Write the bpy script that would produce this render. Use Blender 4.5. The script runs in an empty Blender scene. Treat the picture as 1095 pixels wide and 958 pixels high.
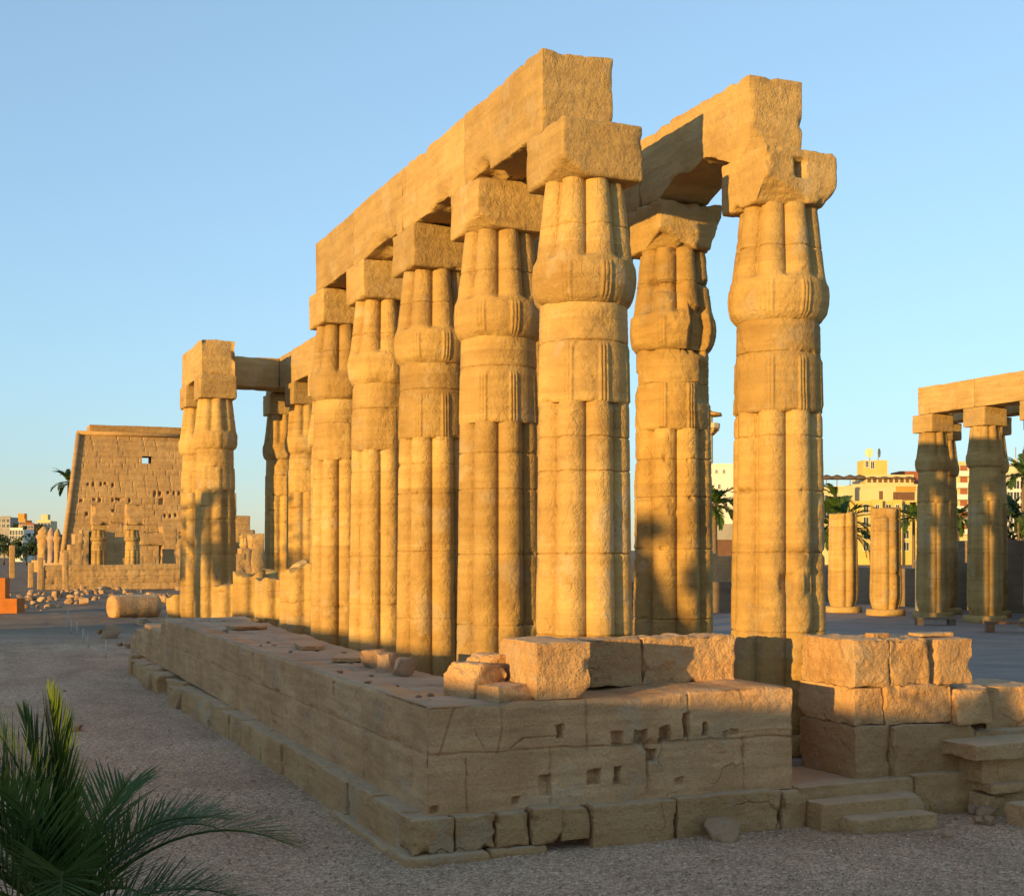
import bpy, math, random
import numpy as np
from mathutils import Vector, Euler

# ------------------------------------------------------------------ camera, sky, sun, exposure
scene = bpy.context.scene
COL = scene.collection
F_PX, CX, HY, TH, CAM_H = 1410.0, 547.5, 588.0, math.radians(22.81), 3.72
cam_d = bpy.data.cameras.new('camera'); cam = bpy.data.objects.new('camera', cam_d); COL.objects.link(cam)
cam_d.sensor_width = 36.0; cam_d.lens = 36.0 * F_PX / 1095.0
cam_d.shift_y = (HY - 479.0) / 1095.0
cam_d.clip_start = 0.1; cam_d.clip_end = 12000
cam.location = (0, 0, CAM_H); cam.rotation_euler = (math.radians(90), 0, -TH)
scene.camera = cam

SUN_EL = math.radians(4.6)
SUN_DIR = Vector((-0.887, -0.437, 0)).normalized()          # towards the sun, in plan
world = bpy.data.worlds.new('World'); scene.world = world; world.use_nodes = True
wn = world.node_tree.nodes; wl = world.node_tree.links
sky = wn.new('ShaderNodeTexSky'); sky.sky_type = 'NISHITA'; sky.sun_disc = False
sky.sun_elevation = SUN_EL
sky.sun_rotation = math.atan2(SUN_DIR.x, SUN_DIR.y)
sky.altitude = 0; sky.air_density = 1.0; sky.dust_density = 0.15; sky.ozone_density = 4.4
bg = wn['Background']; bg.inputs['Strength'].default_value = 0.15
hsv = wn.new('ShaderNodeHueSaturation'); hsv.inputs['Saturation'].default_value = 0.79; hsv.inputs['Hue'].default_value = 0.496
gam = wn.new('ShaderNodeGamma'); gam.inputs['Gamma'].default_value = 0.66
wl.new(sky.outputs[0], gam.inputs['Color']); wl.new(gam.outputs[0], hsv.inputs['Color']); wl.new(hsv.outputs[0], bg.inputs['Color'])
sun_d = bpy.data.lights.new('sun', 'SUN'); sun_d.energy = 2.0; sun_d.angle = math.radians(0.5)
sun_d.color = (1.0, 0.64, 0.17)
sun = bpy.data.objects.new('sun', sun_d); COL.objects.link(sun)
ldir = Vector((-SUN_DIR.x * math.cos(SUN_EL), -SUN_DIR.y * math.cos(SUN_EL), -math.sin(SUN_EL)))
sun.rotation_euler = ldir.to_track_quat('-Z', 'Y').to_euler()
vs = scene.view_settings; vs.view_transform = 'Standard'; vs.look = 'None'; vs.gamma = 1.0
vs.exposure = 1.87
vs.use_curve_mapping = False
scene.cycles.use_denoising = True
scene.cycles.max_bounces = 6; scene.cycles.diffuse_bounces = 3; scene.cycles.transparent_max_bounces = 8
scene.cycles.use_adaptive_sampling = True; scene.cycles.adaptive_threshold = 0.02

# ------------------------------------------------------------------ helpers
sT, cT = math.sin(TH), math.cos(TH)
def ray(px, py):
    u = (px - CX) / F_PX; v = -(py - HY) / F_PX
    return (u * cT + sT, -u * sT + cT, v)
def at_depth(px, py, d): r = ray(px, py); return Vector((r[0] * d, r[1] * d, CAM_H + r[2] * d))
def at_y(px, py, Y): r = ray(px, py); t = Y / r[1]; return Vector((t * r[0], Y, CAM_H + t * r[2]))
def at_x(px, py, X): r = ray(px, py); t = X / r[0]; return Vector((X, t * r[1], CAM_H + t * r[2]))
def at_z(px, py, Z): r = ray(px, py); t = (Z - CAM_H) / r[2]; return Vector((t * r[0], t * r[1], Z))

def _hash(ix, iy, iz, seed):
    h = (ix * 374761393 + iy * 668265263 + iz * 2147483647 + seed * 1274126177) & 0xFFFFFFFF
    h = ((h ^ (h >> 13)) * 1274126177) & 0xFFFFFFFF
    h = ((h ^ (h >> 16)) * 2246822519) & 0xFFFFFFFF
    return ((h ^ (h >> 15)) & 0xFFFFFF) / float(0xFFFFFF)
def vnoise(p, seed=0):
    """value noise in [-1, 1] for an N x 3 array"""
    p = np.asarray(p, float); f = np.floor(p); i = f.astype(np.int64); t = p - f
    t = t * t * t * (t * (t * 6 - 15) + 10)
    r = 0
    for dx in (0, 1):
        wx = t[:, 0] if dx else 1 - t[:, 0]
        for dy in (0, 1):
            wy = t[:, 1] if dy else 1 - t[:, 1]
            for dz in (0, 1):
                wz = t[:, 2] if dz else 1 - t[:, 2]
                r = r + wx * wy * wz * _hash(i[:, 0] + dx, i[:, 1] + dy, i[:, 2] + dz, seed)
    return r * 2 - 1
def fbm(p, seed=0, octv=4, gain=0.5):
    a, s, r = 1.0, 0.0, 0
    p = np.asarray(p, float)
    for k in range(octv):
        r = r + a * vnoise(p * (2.03 ** k) + 17.3 * k, seed + k); s += a; a *= gain
    return r / s

class MB:
    def __init__(self): self.v = []; self.f = []; self.n = 0
    def add(self, verts, faces):
        verts = np.asarray(verts, float).reshape(-1, 3); faces = np.asarray(faces, np.int64)
        self.v.append(verts); self.f.append(faces + self.n); self.n += len(verts); return self
    def grid(self, G, wrap=False):
        a, b, _ = G.shape
        idx = np.arange(a * b).reshape(a, b)
        if wrap:
            nx = np.roll(idx, -1, axis=1)
            q = np.stack([idx[:-1], nx[:-1], nx[1:], idx[1:]], -1).reshape(-1, 4)
        else:
            q = np.stack([idx[:-1, :-1], idx[:-1, 1:], idx[1:, 1:], idx[1:, :-1]], -1).reshape(-1, 4)
        return self.add(G.reshape(-1, 3), q)
    def box(self, lo, hi, M=None):
        x0, y0, z0 = lo; x1, y1, z1 = hi
        v = np.array([(x0,y0,z0),(x1,y0,z0),(x1,y1,z0),(x0,y1,z0),(x0,y0,z1),(x1,y0,z1),(x1,y1,z1),(x0,y1,z1)], float)
        if M is not None: v = M(v)
        return self.add(v, [(0,3,2,1),(4,5,6,7),(0,1,5,4),(1,2,6,5),(2,3,7,6),(3,0,4,7)])
    def tube(self, pts, rad, n=8):
        pts = [Vector(p) for p in pts]
        rad = rad if hasattr(rad, '__len__') else [rad] * len(pts)
        rows = []
        for k, p in enumerate(pts):
            t = (pts[min(k + 1, len(pts) - 1)] - pts[max(k - 1, 0)]).normalized()
            a = t.cross(Vector((0, 0, 1)))
            if a.length < 1e-3: a = Vector((1, 0, 0))
            a.normalize(); b = t.cross(a)
            rows.append([p + (a * math.cos(q) + b * math.sin(q)) * rad[k] for q in np.linspace(0, 2 * math.pi, n, endpoint=False)])
        rows = [[pts[0]] * n] + rows + [[pts[-1]] * n]
        return self.grid(np.array([[tuple(q) for q in r] for r in rows]), wrap=True)
    def lathe(self, prof, n=16, c=(0, 0, 0)):
        th = np.linspace(0, 2 * math.pi, n, endpoint=False)
        G = np.array([[(c[0] + r * math.cos(t), c[1] + r * math.sin(t), c[2] + z) for t in th] for z, r in prof])
        return self.grid(G, wrap=True)
    def mesh(self, name, mat, smooth=True):
        me = bpy.data.meshes.new(name)
        V = np.concatenate(self.v); me.vertices.add(len(V)); me.vertices.foreach_set('co', V.astype(np.float32).ravel())
        tot = np.concatenate([np.full(len(f), f.shape[1]) for f in self.f]); loops = np.concatenate([f.ravel() for f in self.f])
        me.loops.add(len(loops)); me.loops.foreach_set('vertex_index', loops.astype(np.int32))
        me.polygons.add(len(tot)); st = np.concatenate([[0], np.cumsum(tot)[:-1]])
        me.polygons.foreach_set('loop_start', st.astype(np.int32))
        me.update(calc_edges=True); me.validate()
        me.polygons.foreach_set('use_smooth', np.full(len(me.polygons), bool(smooth)))
        me.materials.append(mat)
        return me
    def build(self, name, mat, parent=None, smooth=True, loc=(0, 0, 0), rotz=0):
        o = bpy.data.objects.new(name, self.mesh(name, mat, smooth)); COL.objects.link(o)
        o.location = loc; o.rotation_euler = (0, 0, rotz)
        if parent is not None: o.parent = parent
        return o

def tag(o, label, cat, group=None):
    o['label'] = label; o['category'] = cat
    if group: o['group'] = group
    return o
def thing(name, label, cat, loc=(0, 0, 0), rotz=0, group=None):
    o = bpy.data.objects.new(name, None); COL.objects.link(o); o.empty_display_size = 0.3
    o.location = loc; o.rotation_euler = (0, 0, rotz)
    return tag(o, label, cat, group)
def struct(o, kind='structure'): o['kind'] = kind; return o
def dup(root, loc, rotz=0, label=None, group=None, scale=None):
    r = root.copy(); COL.objects.link(r); r.location = loc; r.rotation_euler = (0, 0, rotz)
    if label: r['label'] = label
    if group: r['group'] = group
    if scale: r.scale = scale
    for ch in list(root.children):
        c = ch.copy(); COL.objects.link(c); c.parent = r
        for g in ch.children:
            d = g.copy(); COL.objects.link(d); d.parent = c
    return r

# ------------------------------------------------------------------ materials
def new_mat(name):
    m = bpy.data.materials.new(name); m.use_nodes = True
    nt = m.node_tree; b = nt.nodes['Principled BSDF']; b.inputs['Roughness'].default_value = 0.9
    b.inputs['Specular IOR Level'].default_value = 0.2
    return m, nt.nodes, nt.links, b
def coords(N, L, rand=True):
    tc = N.new('ShaderNodeTexCoord')
    if not rand: return tc.outputs['Object']
    oi = N.new('ShaderNodeObjectInfo'); ml = N.new('ShaderNodeVectorMath'); ml.operation = 'SCALE'
    cmb = N.new('ShaderNodeCombineXYZ')
    for k in range(3): L.new(oi.outputs['Random'], cmb.inputs[k])
    L.new(cmb.outputs[0], ml.inputs[0]); ml.inputs['Scale'].default_value = 43.0
    ad = N.new('ShaderNodeVectorMath'); ad.operation = 'ADD'
    L.new(tc.outputs['Object'], ad.inputs[0]); L.new(ml.outputs[0], ad.inputs[1])
    return ad.outputs[0]
def noise(N, L, vec, scale, detail=4, rough=0.55, stretch=None):
    if stretch:
        mp = N.new('ShaderNodeMapping'); mp.inputs['Scale'].default_value = stretch
        L.new(vec, mp.inputs['Vector']); vec = mp.outputs[0]
    n = N.new('ShaderNodeTexNoise'); n.inputs['Scale'].default_value = scale
    n.inputs['Detail'].default_value = detail; n.inputs['Roughness'].default_value = rough
    L.new(vec, n.inputs['Vector']); return n.outputs['Fac']
def ramp(N, L, fac, stops):
    r = N.new('ShaderNodeValToRGB'); e = r.color_ramp.elements
    while len(e) < len(stops): e.new(0.5)
    for k, (p, c) in enumerate(stops):
        e[k].position = p; e[k].color = (*c, 1) if len(c) == 3 else c
    L.new(fac, r.inputs['Fac']); return r.outputs['Color']
def mixc(N, L, fac, a, b, mode='MIX'):
    m = N.new('ShaderNodeMix'); m.data_type = 'RGBA'; m.blend_type = mode
    if isinstance(fac, float): m.inputs['Factor'].default_value = fac
    else: L.new(fac, m.inputs['Factor'])
    for s, x in ((6, a), (7, b)):
        if isinstance(x, tuple): m.inputs[s].default_value = (*x, 1)
        else: L.new(x, m.inputs[s])
    return m.outputs[2]
def bump(N, L, b, hs, dist=0.02):
    acc = None
    for h, w in hs:
        mu = N.new('ShaderNodeMath'); mu.operation = 'MULTIPLY'; L.new(h, mu.inputs[0]); mu.inputs[1].default_value = w
        if acc is None: acc = mu.outputs[0]
        else:
            ad = N.new('ShaderNodeMath'); ad.operation = 'ADD'; L.new(acc, ad.inputs[0]); L.new(mu.outputs[0], ad.inputs[1]); acc = ad.outputs[0]
    bp = N.new('ShaderNodeBump'); bp.inputs['Strength'].default_value = 1.0; bp.inputs['Distance'].default_value = dist
    L.new(acc, bp.inputs['Height']); L.new(bp.outputs[0], b.inputs['Normal'])

def stone_mat(name, c_lo, c_mid, c_hi, stain=(0.20, 0.12, 0.06), stain_amt=0.55, scale=1.0, bumpd=0.03, strata=0.35, salt=0.0, rand=True, pits=0.5, cracks=0.0, glyph=0.0, drums=False, dust=0.0):
    m, N, L, b = new_mat(name)
    v = coords(N, L, rand)
    big = noise(N, L, v, 0.9 * scale, 6, 0.6)
    col = ramp(N, L, big, [(0.30, c_lo), (0.5, c_mid), (0.72, c_hi)])
    st = noise(N, L, v, 1.6 * scale, 5, 0.6, (0.5, 0.5, 5.0))
    stc = ramp(N, L, st, [(0.35, (0.70, 0.66, 0.62)), (0.6, (1.06, 1.05, 1.03))])
    col = mixc(N, L, strata, col, mixc(N, L, 1.0, col, stc, 'MULTIPLY'))
    sp = noise(N, L, v, 0.55 * scale, 7, 0.68)
    sf = ramp(N, L, sp, [(0.56, (0, 0, 0)), (0.74, (stain_amt,) * 3)])
    col = mixc(N, L, sf, col, stain)
    if salt > 0:
        sl = noise(N, L, v, 1.1 * scale, 6, 0.7)
        col = mixc(N, L, ramp(N, L, sl, [(0.56, (0, 0, 0)), (0.62, (salt,) * 3)]), col, (0.56, 0.45, 0.31))
    fine = noise(N, L, v, 38 * scale, 3, 0.6)
    if rand:
        oi = N.new('ShaderNodeObjectInfo')
        col = mixc(N, L, 1.0, col, ramp(N, L, oi.outputs['Random'], [(0.0, (0.84, 0.82, 0.80)), (0.5, (1.0, 0.99, 0.97)), (1.0, (1.10, 1.09, 1.08))]), 'MULTIPLY')
    if drums:   # every drum of a shaft was cut from another bed of stone
        tz = N.new('ShaderNodeTexCoord'); mz = N.new('ShaderNodeMapping'); mz.inputs['Scale'].default_value = (0.0, 0.0, 0.93); L.new(tz.outputs['Object'], mz.inputs['Vector'])
        fl_ = N.new('ShaderNodeVectorMath'); fl_.operation = 'FLOOR'; L.new(mz.outputs[0], fl_.inputs[0])
        ad2 = N.new('ShaderNodeVectorMath'); ad2.operation = 'ADD'; L.new(fl_.outputs[0], ad2.inputs[0]); L.new(oi.outputs['Random'], ad2.inputs[1])
        wn_ = N.new('ShaderNodeTexWhiteNoise'); L.new(ad2.outputs[0], wn_.inputs['Vector'])
        col = mixc(N, L, 1.0, col, ramp(N, L, wn_.outputs['Value'], [(0.0, (0.86, 0.83, 0.80)), (1.0, (1.08, 1.07, 1.05))]), 'MULTIPLY')
    extra = []
    if glyph:   # shallow carved signs, in patches
        cn = noise(N, L, v, 5.5, 1.5, 0.4, (1.0, 1.0, 0.62))
        gl = ramp(N, L, cn, [(0.475, (1, 1, 1)), (0.49, (0, 0, 0)), (0.51, (0, 0, 0)), (0.525, (1, 1, 1))])
        gm = ramp(N, L, noise(N, L, v, 0.8, 3, 0.5), [(0.48, (1, 1, 1)), (0.58, (0, 0, 0))])
        gx = N.new('ShaderNodeMath'); gx.operation = 'MAXIMUM'; L.new(gl, gx.inputs[0]); L.new(gm, gx.inputs[1])
        extra.append((gx.outputs[0], 0.30 * glyph))
    if cracks:
        dn = N.new('ShaderNodeTexNoise'); dn.inputs['Scale'].default_value = 1.7 * scale; dn.inputs['Detail'].default_value = 5; L.new(v, dn.inputs['Vector'])
        dm = N.new('ShaderNodeMix'); dm.data_type = 'VECTOR'; dm.inputs['Factor'].default_value = 0.45; L.new(v, dm.inputs[4]); L.new(dn.outputs['Color'], dm.inputs[5])
        ve = N.new('ShaderNodeTexVoronoi'); ve.feature = 'DISTANCE_TO_EDGE'; ve.inputs['Scale'].default_value = 1.5 * scale; L.new(dm.outputs[1], ve.inputs['Vector'])
        ck = ramp(N, L, ve.outputs['Distance'], [(0.0, (0, 0, 0)), (0.009, (1, 1, 1))])
        cmask = ramp(N, L, noise(N, L, v, 1.3 * scale, 3, 0.5, (1.3, 0.7, 0.9)), [(0.36, (0, 0, 0)), (0.42, (1, 1, 1))])
        ckm = N.new('ShaderNodeMath'); ckm.operation = 'MAXIMUM'; L.new(ck, ckm.inputs[0]); L.new(cmask, ckm.inputs[1])
        col = mixc(N, L, 1.0, col, ramp(N, L, ckm.outputs[0], [(0, (0.62, 0.57, 0.52)), (1, (1, 1, 1))]), 'MULTIPLY')
        col = mixc(N, L, 1.0, col, ramp(N, L, fine, [(0.25, (0.80, 0.795, 0.79)), (0.7, (1.09, 1.09, 1.09))]), 'MULTIPLY')
        extra.append((ckm.outputs[0], 0.25 * cracks))
    if dust:   # pale sand that has settled on ledges and treads
        gn = N.new('ShaderNodeNewGeometry'); sz = N.new('ShaderNodeSeparateXYZ'); L.new(gn.outputs['Normal'], sz.inputs[0])
        mr_ = N.new('ShaderNodeMapRange'); mr_.inputs['From Min'].default_value = 0.75; mr_.inputs['From Max'].default_value = 0.97; mr_.inputs['To Max'].default_value = dust
        L.new(sz.outputs['Z'], mr_.inputs['Value']); col = mixc(N, L, mr_.outputs[0], col, (0.66, 0.46, 0.285))
    L.new(col, b.inputs['Base Color'])
    vo = N.new('ShaderNodeTexVoronoi'); vo.inputs['Scale'].default_value = 14 * scale; L.new(v, vo.inputs['Vector'])
    pit = ramp(N, L, vo.outputs['Distance'], [(0.0, (0, 0, 0)), (0.22, (1, 1, 1))])
    mid = noise(N, L, v, 7 * scale, 8, 0.62)
    bump(N, L, b, [(mid, 1.25), (fine, 0.18), (st, 0.4), (pit, 0.16 * pits)] + extra, bumpd)
    return m

SAND = ((0.38, 0.23, 0.08), (0.47, 0.30, 0.11), (0.54, 0.365, 0.145))
M_col = stone_mat('column_sandstone', *SAND, stain=(0.17, 0.095, 0.04), stain_amt=0.85, bumpd=0.042, salt=0.32, strata=0.45, glyph=0.45, drums=True)
M_arch = stone_mat('architrave_sandstone', (0.38, 0.235, 0.088), (0.46, 0.295, 0.115), (0.51, 0.34, 0.145), stain_amt=0.6, bumpd=0.036, strata=0.5, glyph=0.4, salt=0.25)
M_wall = stone_mat('wall_sandstone', (0.50, 0.265, 0.118), (0.60, 0.335, 0.155), (0.68, 0.41, 0.205), stain=(0.16, 0.10, 0.055), stain_amt=0.5, bumpd=0.045, strata=0.6, salt=0.25, rand=False, cracks=1.0)
M_top = stone_mat('dusty_paving', (0.40, 0.265, 0.155), (0.50, 0.345, 0.215), (0.57, 0.415, 0.27), stain=(0.24, 0.16, 0.09), stain_amt=0.4, bumpd=0.05, strata=0.2, rand=False)
M_block = stone_mat('block_sandstone', (0.47, 0.255, 0.11), (0.57, 0.325, 0.145), (0.64, 0.395, 0.19), stain=(0.20, 0.115, 0.055), stain_amt=0.55, bumpd=0.085, salt=0.3, cracks=1.0, dust=0.6)
M_rock = stone_mat('rubble_sandstone', (0.34, 0.20, 0.11), (0.44, 0.27, 0.155), (0.52, 0.34, 0.205), stain_amt=0.4, bumpd=0.05)
M_far = stone_mat('pylon_sandstone', (0.38, 0.225, 0.095), (0.45, 0.275, 0.12), (0.50, 0.32, 0.145), stain_amt=0.35, scale=0.22, bumpd=0.12, strata=0.6, pits=1.0, rand=False)

def ground_mat():
    m, N, L, b = new_mat('gravel_ground')
    v = coords(N, L, False)
    big = noise(N, L, v, 0.22, 7, 0.62)
    col = ramp(N, L, big, [(0.3, (0.43, 0.255, 0.145)), (0.52, (0.54, 0.34, 0.205)), (0.75, (0.63, 0.425, 0.275))])
    vo = N.new('ShaderNodeTexVoronoi'); vo.inputs['Scale'].default_value = 30; L.new(v, vo.inputs['Vector'])
    hs = N.new('ShaderNodeSeparateColor'); L.new(vo.outputs['Color'], hs.inputs[0])
    col = mixc(N, L, 1.0, col, ramp(N, L, hs.outputs[0], [(0.0, (0.60, 0.58, 0.57)), (0.6, (1.0, 1.0, 1.0)), (1.0, (1.45, 1.42, 1.40))]), 'MULTIPLY')
    # brown earth far from the gravel, by distance along the temple axis
    sx = N.new('ShaderNodeSeparateXYZ'); L.new(v, sx.inputs[0])
    mr = N.new('ShaderNodeMapRange'); mr.inputs['From Min'].default_value = 54; mr.inputs['From Max'].default_value = 66
    L.new(sx.outputs['Y'], mr.inputs['Value'])
    n2 = noise(N, L, v, 0.35, 6, 0.6)
    earth = ramp(N, L, n2, [(0.3, (0.17, 0.115, 0.075)), (0.7, (0.27, 0.19, 0.125))])
    dr_ = noise(N, L, v, 0.9, 5, 0.65, (1.0, 0.35, 1.0))
    col = mixc(N, L, 1.0, col, ramp(N, L, dr_, [(0.34, (0.80, 0.78, 0.76)), (0.5, (1.0, 1.0, 1.0)), (0.68, (1.14, 1.13, 1.11))]), 'MULTIPLY')
    col = mixc(N, L, mr.outputs[0], col, earth)
    L.new(col, b.inputs['Base Color'])
    n3 = noise(N, L, v, 3.0, 6, 0.6)
    bump(N, L, b, [(vo.outputs['Distance'], 0.5), (n3, 0.8), (noise(N, L, v, 70, 3), 0.3)], 0.035)
    return m
M_ground = ground_mat()
def plain(name, c, rough=0.8, var=0.12, scale=3.0, bumpd=0.0, metal=0.0, spec=0.2):
    m, N, L, b = new_mat(name); v = coords(N, L)
    n = noise(N, L, v, scale, 5, 0.6)
    lo = tuple(x * (1 - var) for x in c); hi = tuple(min(1, x * (1 + var)) for x in c)
    L.new(ramp(N, L, n, [(0.3, lo), (0.7, hi)]), b.inputs['Base Color'])
    b.inputs['Roughness'].default_value = rough; b.inputs['Metallic'].default_value = metal
    b.inputs['Specular IOR Level'].default_value = spec
    if bumpd: bump(N, L, b, [(n, 1.0)], bumpd)
    return m
def paving_mat():
    m, N, L, b = new_mat('court_paving'); v = coords(N, L, False)
    br = N.new('ShaderNodeTexBrick'); br.inputs['Scale'].default_value = 1.0
    br.inputs['Brick Width'].default_value = 1.3; br.inputs['Row Height'].default_value = 0.8; br.inputs['Mortar Size'].default_value = 0.012
    br.inputs['Color1'].default_value = (0.26, 0.195, 0.155, 1); br.inputs['Color2'].default_value = (0.29, 0.22, 0.175, 1); br.inputs['Mortar'].default_value = (0.13, 0.115, 0.10, 1)
    L.new(v, br.inputs['Vector'])
    n = noise(N, L, v, 0.7, 6, 0.6)
    L.new(mixc(N, L, 1.0, br.outputs['Color'], ramp(N, L, n, [(0.3, (0.8, 0.8, 0.8)), (0.7, (1.15, 1.13, 1.1))]), 'MULTIPLY'), b.inputs['Base Color'])
    b.inputs['Roughness'].default_value = 0.75
    bump(N, L, b, [(noise(N, L, v, 9, 5), 0.6), (br.outputs['Fac'], -0.6)], 0.012)
    return m
M_pave = paving_mat()
def leaf_mat(name, c1, c2, trans=0.35):
    m, N, L, b = new_mat(name); v = coords(N, L)
    n = noise(N, L, v, 2.5, 4, 0.6)
    col = ramp(N, L, n, [(0.3, c1), (0.7, c2)])
    L.new(col, b.inputs['Base Color']); b.inputs['Roughness'].default_value = 0.55
    t = N.new('ShaderNodeBsdfTranslucent'); L.new(col, t.inputs['Color'])
    mx = N.new('ShaderNodeMixShader'); mx.inputs[0].default_value = trans
    out = N['Material Output']
    L.new(b.outputs[0], mx.inputs[1]); L.new(t.outputs[0], mx.inputs[2]); L.new(mx.outputs[0], out.inputs['Surface'])
    return m
M_frond = leaf_mat('palm_leaf_green', (0.05, 0.095, 0.02), (0.10, 0.155, 0.035))
M_young = leaf_mat('palm_leaf_yellow_green', (0.09, 0.15, 0.022), (0.17, 0.22, 0.04))
M_leaf = leaf_mat('tree_leaf', (0.03, 0.055, 0.02), (0.07, 0.10, 0.035), 0.25)
M_bark = plain('palm_bark', (0.17, 0.12, 0.08), 0.95, 0.3, 9, 0.03)

# ------------------------------------------------------------------ ground and court floor
def ground():
    xs = np.unique(np.concatenate([np.linspace(-4000, -60, 12), np.linspace(-60, -6, 28), np.linspace(-6, 22, 190), np.linspace(22, 120, 40), np.linspace(120, 4000, 14)]))
    ys = np.unique(np.concatenate([np.linspace(-300, 0, 12), np.linspace(0, 11, 14), np.linspace(11, 60, 260), np.linspace(60, 160, 90), np.linspace(160, 400, 30), np.linspace(400, 7000, 16)]))
    X, Y = np.meshgrid(xs, ys)
    P = np.stack([X.ravel(), Y.ravel(), np.zeros(X.size)], -1)
    z = 0.05 * fbm(P * 0.5, 3, 4) + 0.018 * fbm(P * 3.0, 9, 3)
    far = np.clip((P[:, 1] - 58) / 20, 0, 1) * np.clip((170 - P[:, 1]) / 60, 0, 1)
    z += far * (0.22 * fbm(P * 0.16, 5, 5))
    z *= np.clip((6000 - np.abs(P[:, 1])) / 6000, 0, 1) - 0.0
    P[:, 2] = np.minimum(z, 0.35)
    o = MB().grid(P.reshape(len(ys), len(xs), 3)).build('ground', M_ground); struct(o); return o
ground()
fl = MB()
fl.box((7.2, 16.35, -0.3), (48.2, 45, 0.60)).box((10.6, 45.0, -0.3), (48.2, 70, 0.60))
struct(fl.build('court_floor', M_pave, smooth=False))

# ------------------------------------------------------------------ block builders
def axis_pts(a, b, r, res):
    n = max(1, int(round((b - a - 2 * r) / res)))
    return np.concatenate([[a, a + 0.3 * r, a + 0.65 * r], np.linspace(a + r, b - r, n + 1), [b - 0.65 * r, b - 0.3 * r, b]])
def rblock(mb, lo, hi, r=0.03, res=0.1, amp=0.015, freq=2.0, seed=0, cuts=(), fn=None, edge=0.0, M=None):
    """a worn stone block: rounded box, noise, planes that chip pieces off; cuts = [(normal, offset from centre)]"""
    lo = np.array(lo, float); hi = np.array(hi, float); r = min(r, 0.3 * float((hi - lo).min()))
    ax = [axis_pts(lo[k], hi[k], r, res) for k in range(3)]
    c = (lo + hi) / 2
    for k in range(3):
        i, j = (k + 1) % 3, (k + 2) % 3
        A, B = np.meshgrid(ax[i], ax[j], indexing='ij')
        for side in (0, 1):
            G = np.zeros(A.shape + (3,)); G[..., i] = A; G[..., j] = B; G[..., k] = hi[k] if side else lo[k]
            P = G.reshape(-1, 3)
            q = np.clip(P, lo + r, hi - r); d = P - q; ln = np.linalg.norm(d, axis=1, keepdims=True); nrm = d / np.maximum(ln, 1e-9)
            P = q + nrm * r
            s = fbm(P * freq + seed * 7.1, seed, 5) - 0.5 * np.abs(fbm(P * freq * 2.7 + seed, seed + 5, 3))
            e = (np.abs(nrm) > 0.35).sum(1) > 1
            P = P + nrm * (amp * s)[:, None]
            if edge:
                # worn arrises: pull edges in by a noisy amount
                near = np.sort(np.minimum(P - lo, hi - P), axis=1)
                dd = near[:, 1]
                w = np.clip(1 - dd / (edge * 1.8), 0, 1)
                nn = np.clip(fbm(P * 4.5 + seed * 3.3, seed + 50, 4) * 2.6 - 0.12, 0, 1.3)
                P = P + (c - P) / np.maximum(np.linalg.norm(c - P, axis=1, keepdims=True), 1e-6) * (w * nn * edge)[:, None]
            for cn, off in cuts:
                cn = np.array(cn, float); cn /= np.linalg.norm(cn)
                dist = (P - c) @ cn - off - 0.35 * amp * 3 * fbm(P * 5 + seed, seed + 9, 3)
                P = P - np.maximum(dist, 0)[:, None] * cn
            if fn is not None: P = fn(P, nrm)
            if M is not None: P = M(P)
            G = P.reshape(A.shape + (3,))
            if not side: G = G[::-1]
            mb.grid(G)
    return mb
def rot_about(c, rz=0, rx=0, ry=0):
    R = np.array(Euler((rx, ry, rz)).to_matrix()); c = np.array(c, float)
    return lambda P: (P - c) @ R.T + c
def rock_mesh(name, seed, size=(1, 0.8, 0.6), res=0.12, mat=None):
    rnd = random.Random(seed); cuts = []
    for k in range(9):
        n = Vector((rnd.gauss(0, 1), rnd.gauss(0, 1), rnd.gauss(0, 0.8))).normalized()
        ext = 0.5 * math.sqrt(sum((n[i] * size[i]) ** 2 for i in range(3)))
        cuts.append((tuple(n), ext * rnd.uniform(0.62, 0.95)))
    mb = MB()
    lo = (-size[0] / 2, -size[1] / 2, -size[2] * 0.1); hi = (size[0] / 2, size[1] / 2, size[2] * 0.9)
    rblock(mb, lo, hi, 0.06, res, 0.03, 3.0, seed, cuts)
    return mb

# ------------------------------------------------------------------ papyrus columns (local z = 0 on the court floor)
PLINTH_H = 0.30
JOINTS = [1.9, 3.05, 4.15, 4.75, 5.24, 6.14, 6.67, 7.75]
def lobed(th, R, dc=1.0, rho=0.425, ph=0.0, depth=1.0):
    d = (th - ph + math.pi / 8) % (math.pi / 4) - math.pi / 8
    f = dc * np.cos(d) + np.sqrt(np.maximum(rho ** 2 - (dc * np.sin(d)) ** 2, 1e-6))
    f = f / (dc + rho)
    return R * (1 - (1 - f) * depth)
def bands(th, width=0.028, gap=0.078):
    """three thin raised ribs on the axis of every second stem"""
    d = (th + math.pi / 8) % (math.pi / 4) - math.pi / 8
    out = 0
    for k in (-1, 0, 1): out = out + np.exp(-((d - k * gap) / width) ** 2)
    return np.clip(out, 0, 1)
def ring_list(z0, z1, dz, joints):
    zs = list(np.linspace(z0, z1, max(2, int((z1 - z0) / dz) + 1)))
    for j in joints:
        if z0 + 0.03 < j < z1 - 0.03: zs += [j - 0.03, j - 0.012, j - 0.006, j, j + 0.006, j + 0.012, j + 0.03]
    return np.array(sorted(set(np.round(zs, 4))))
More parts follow.
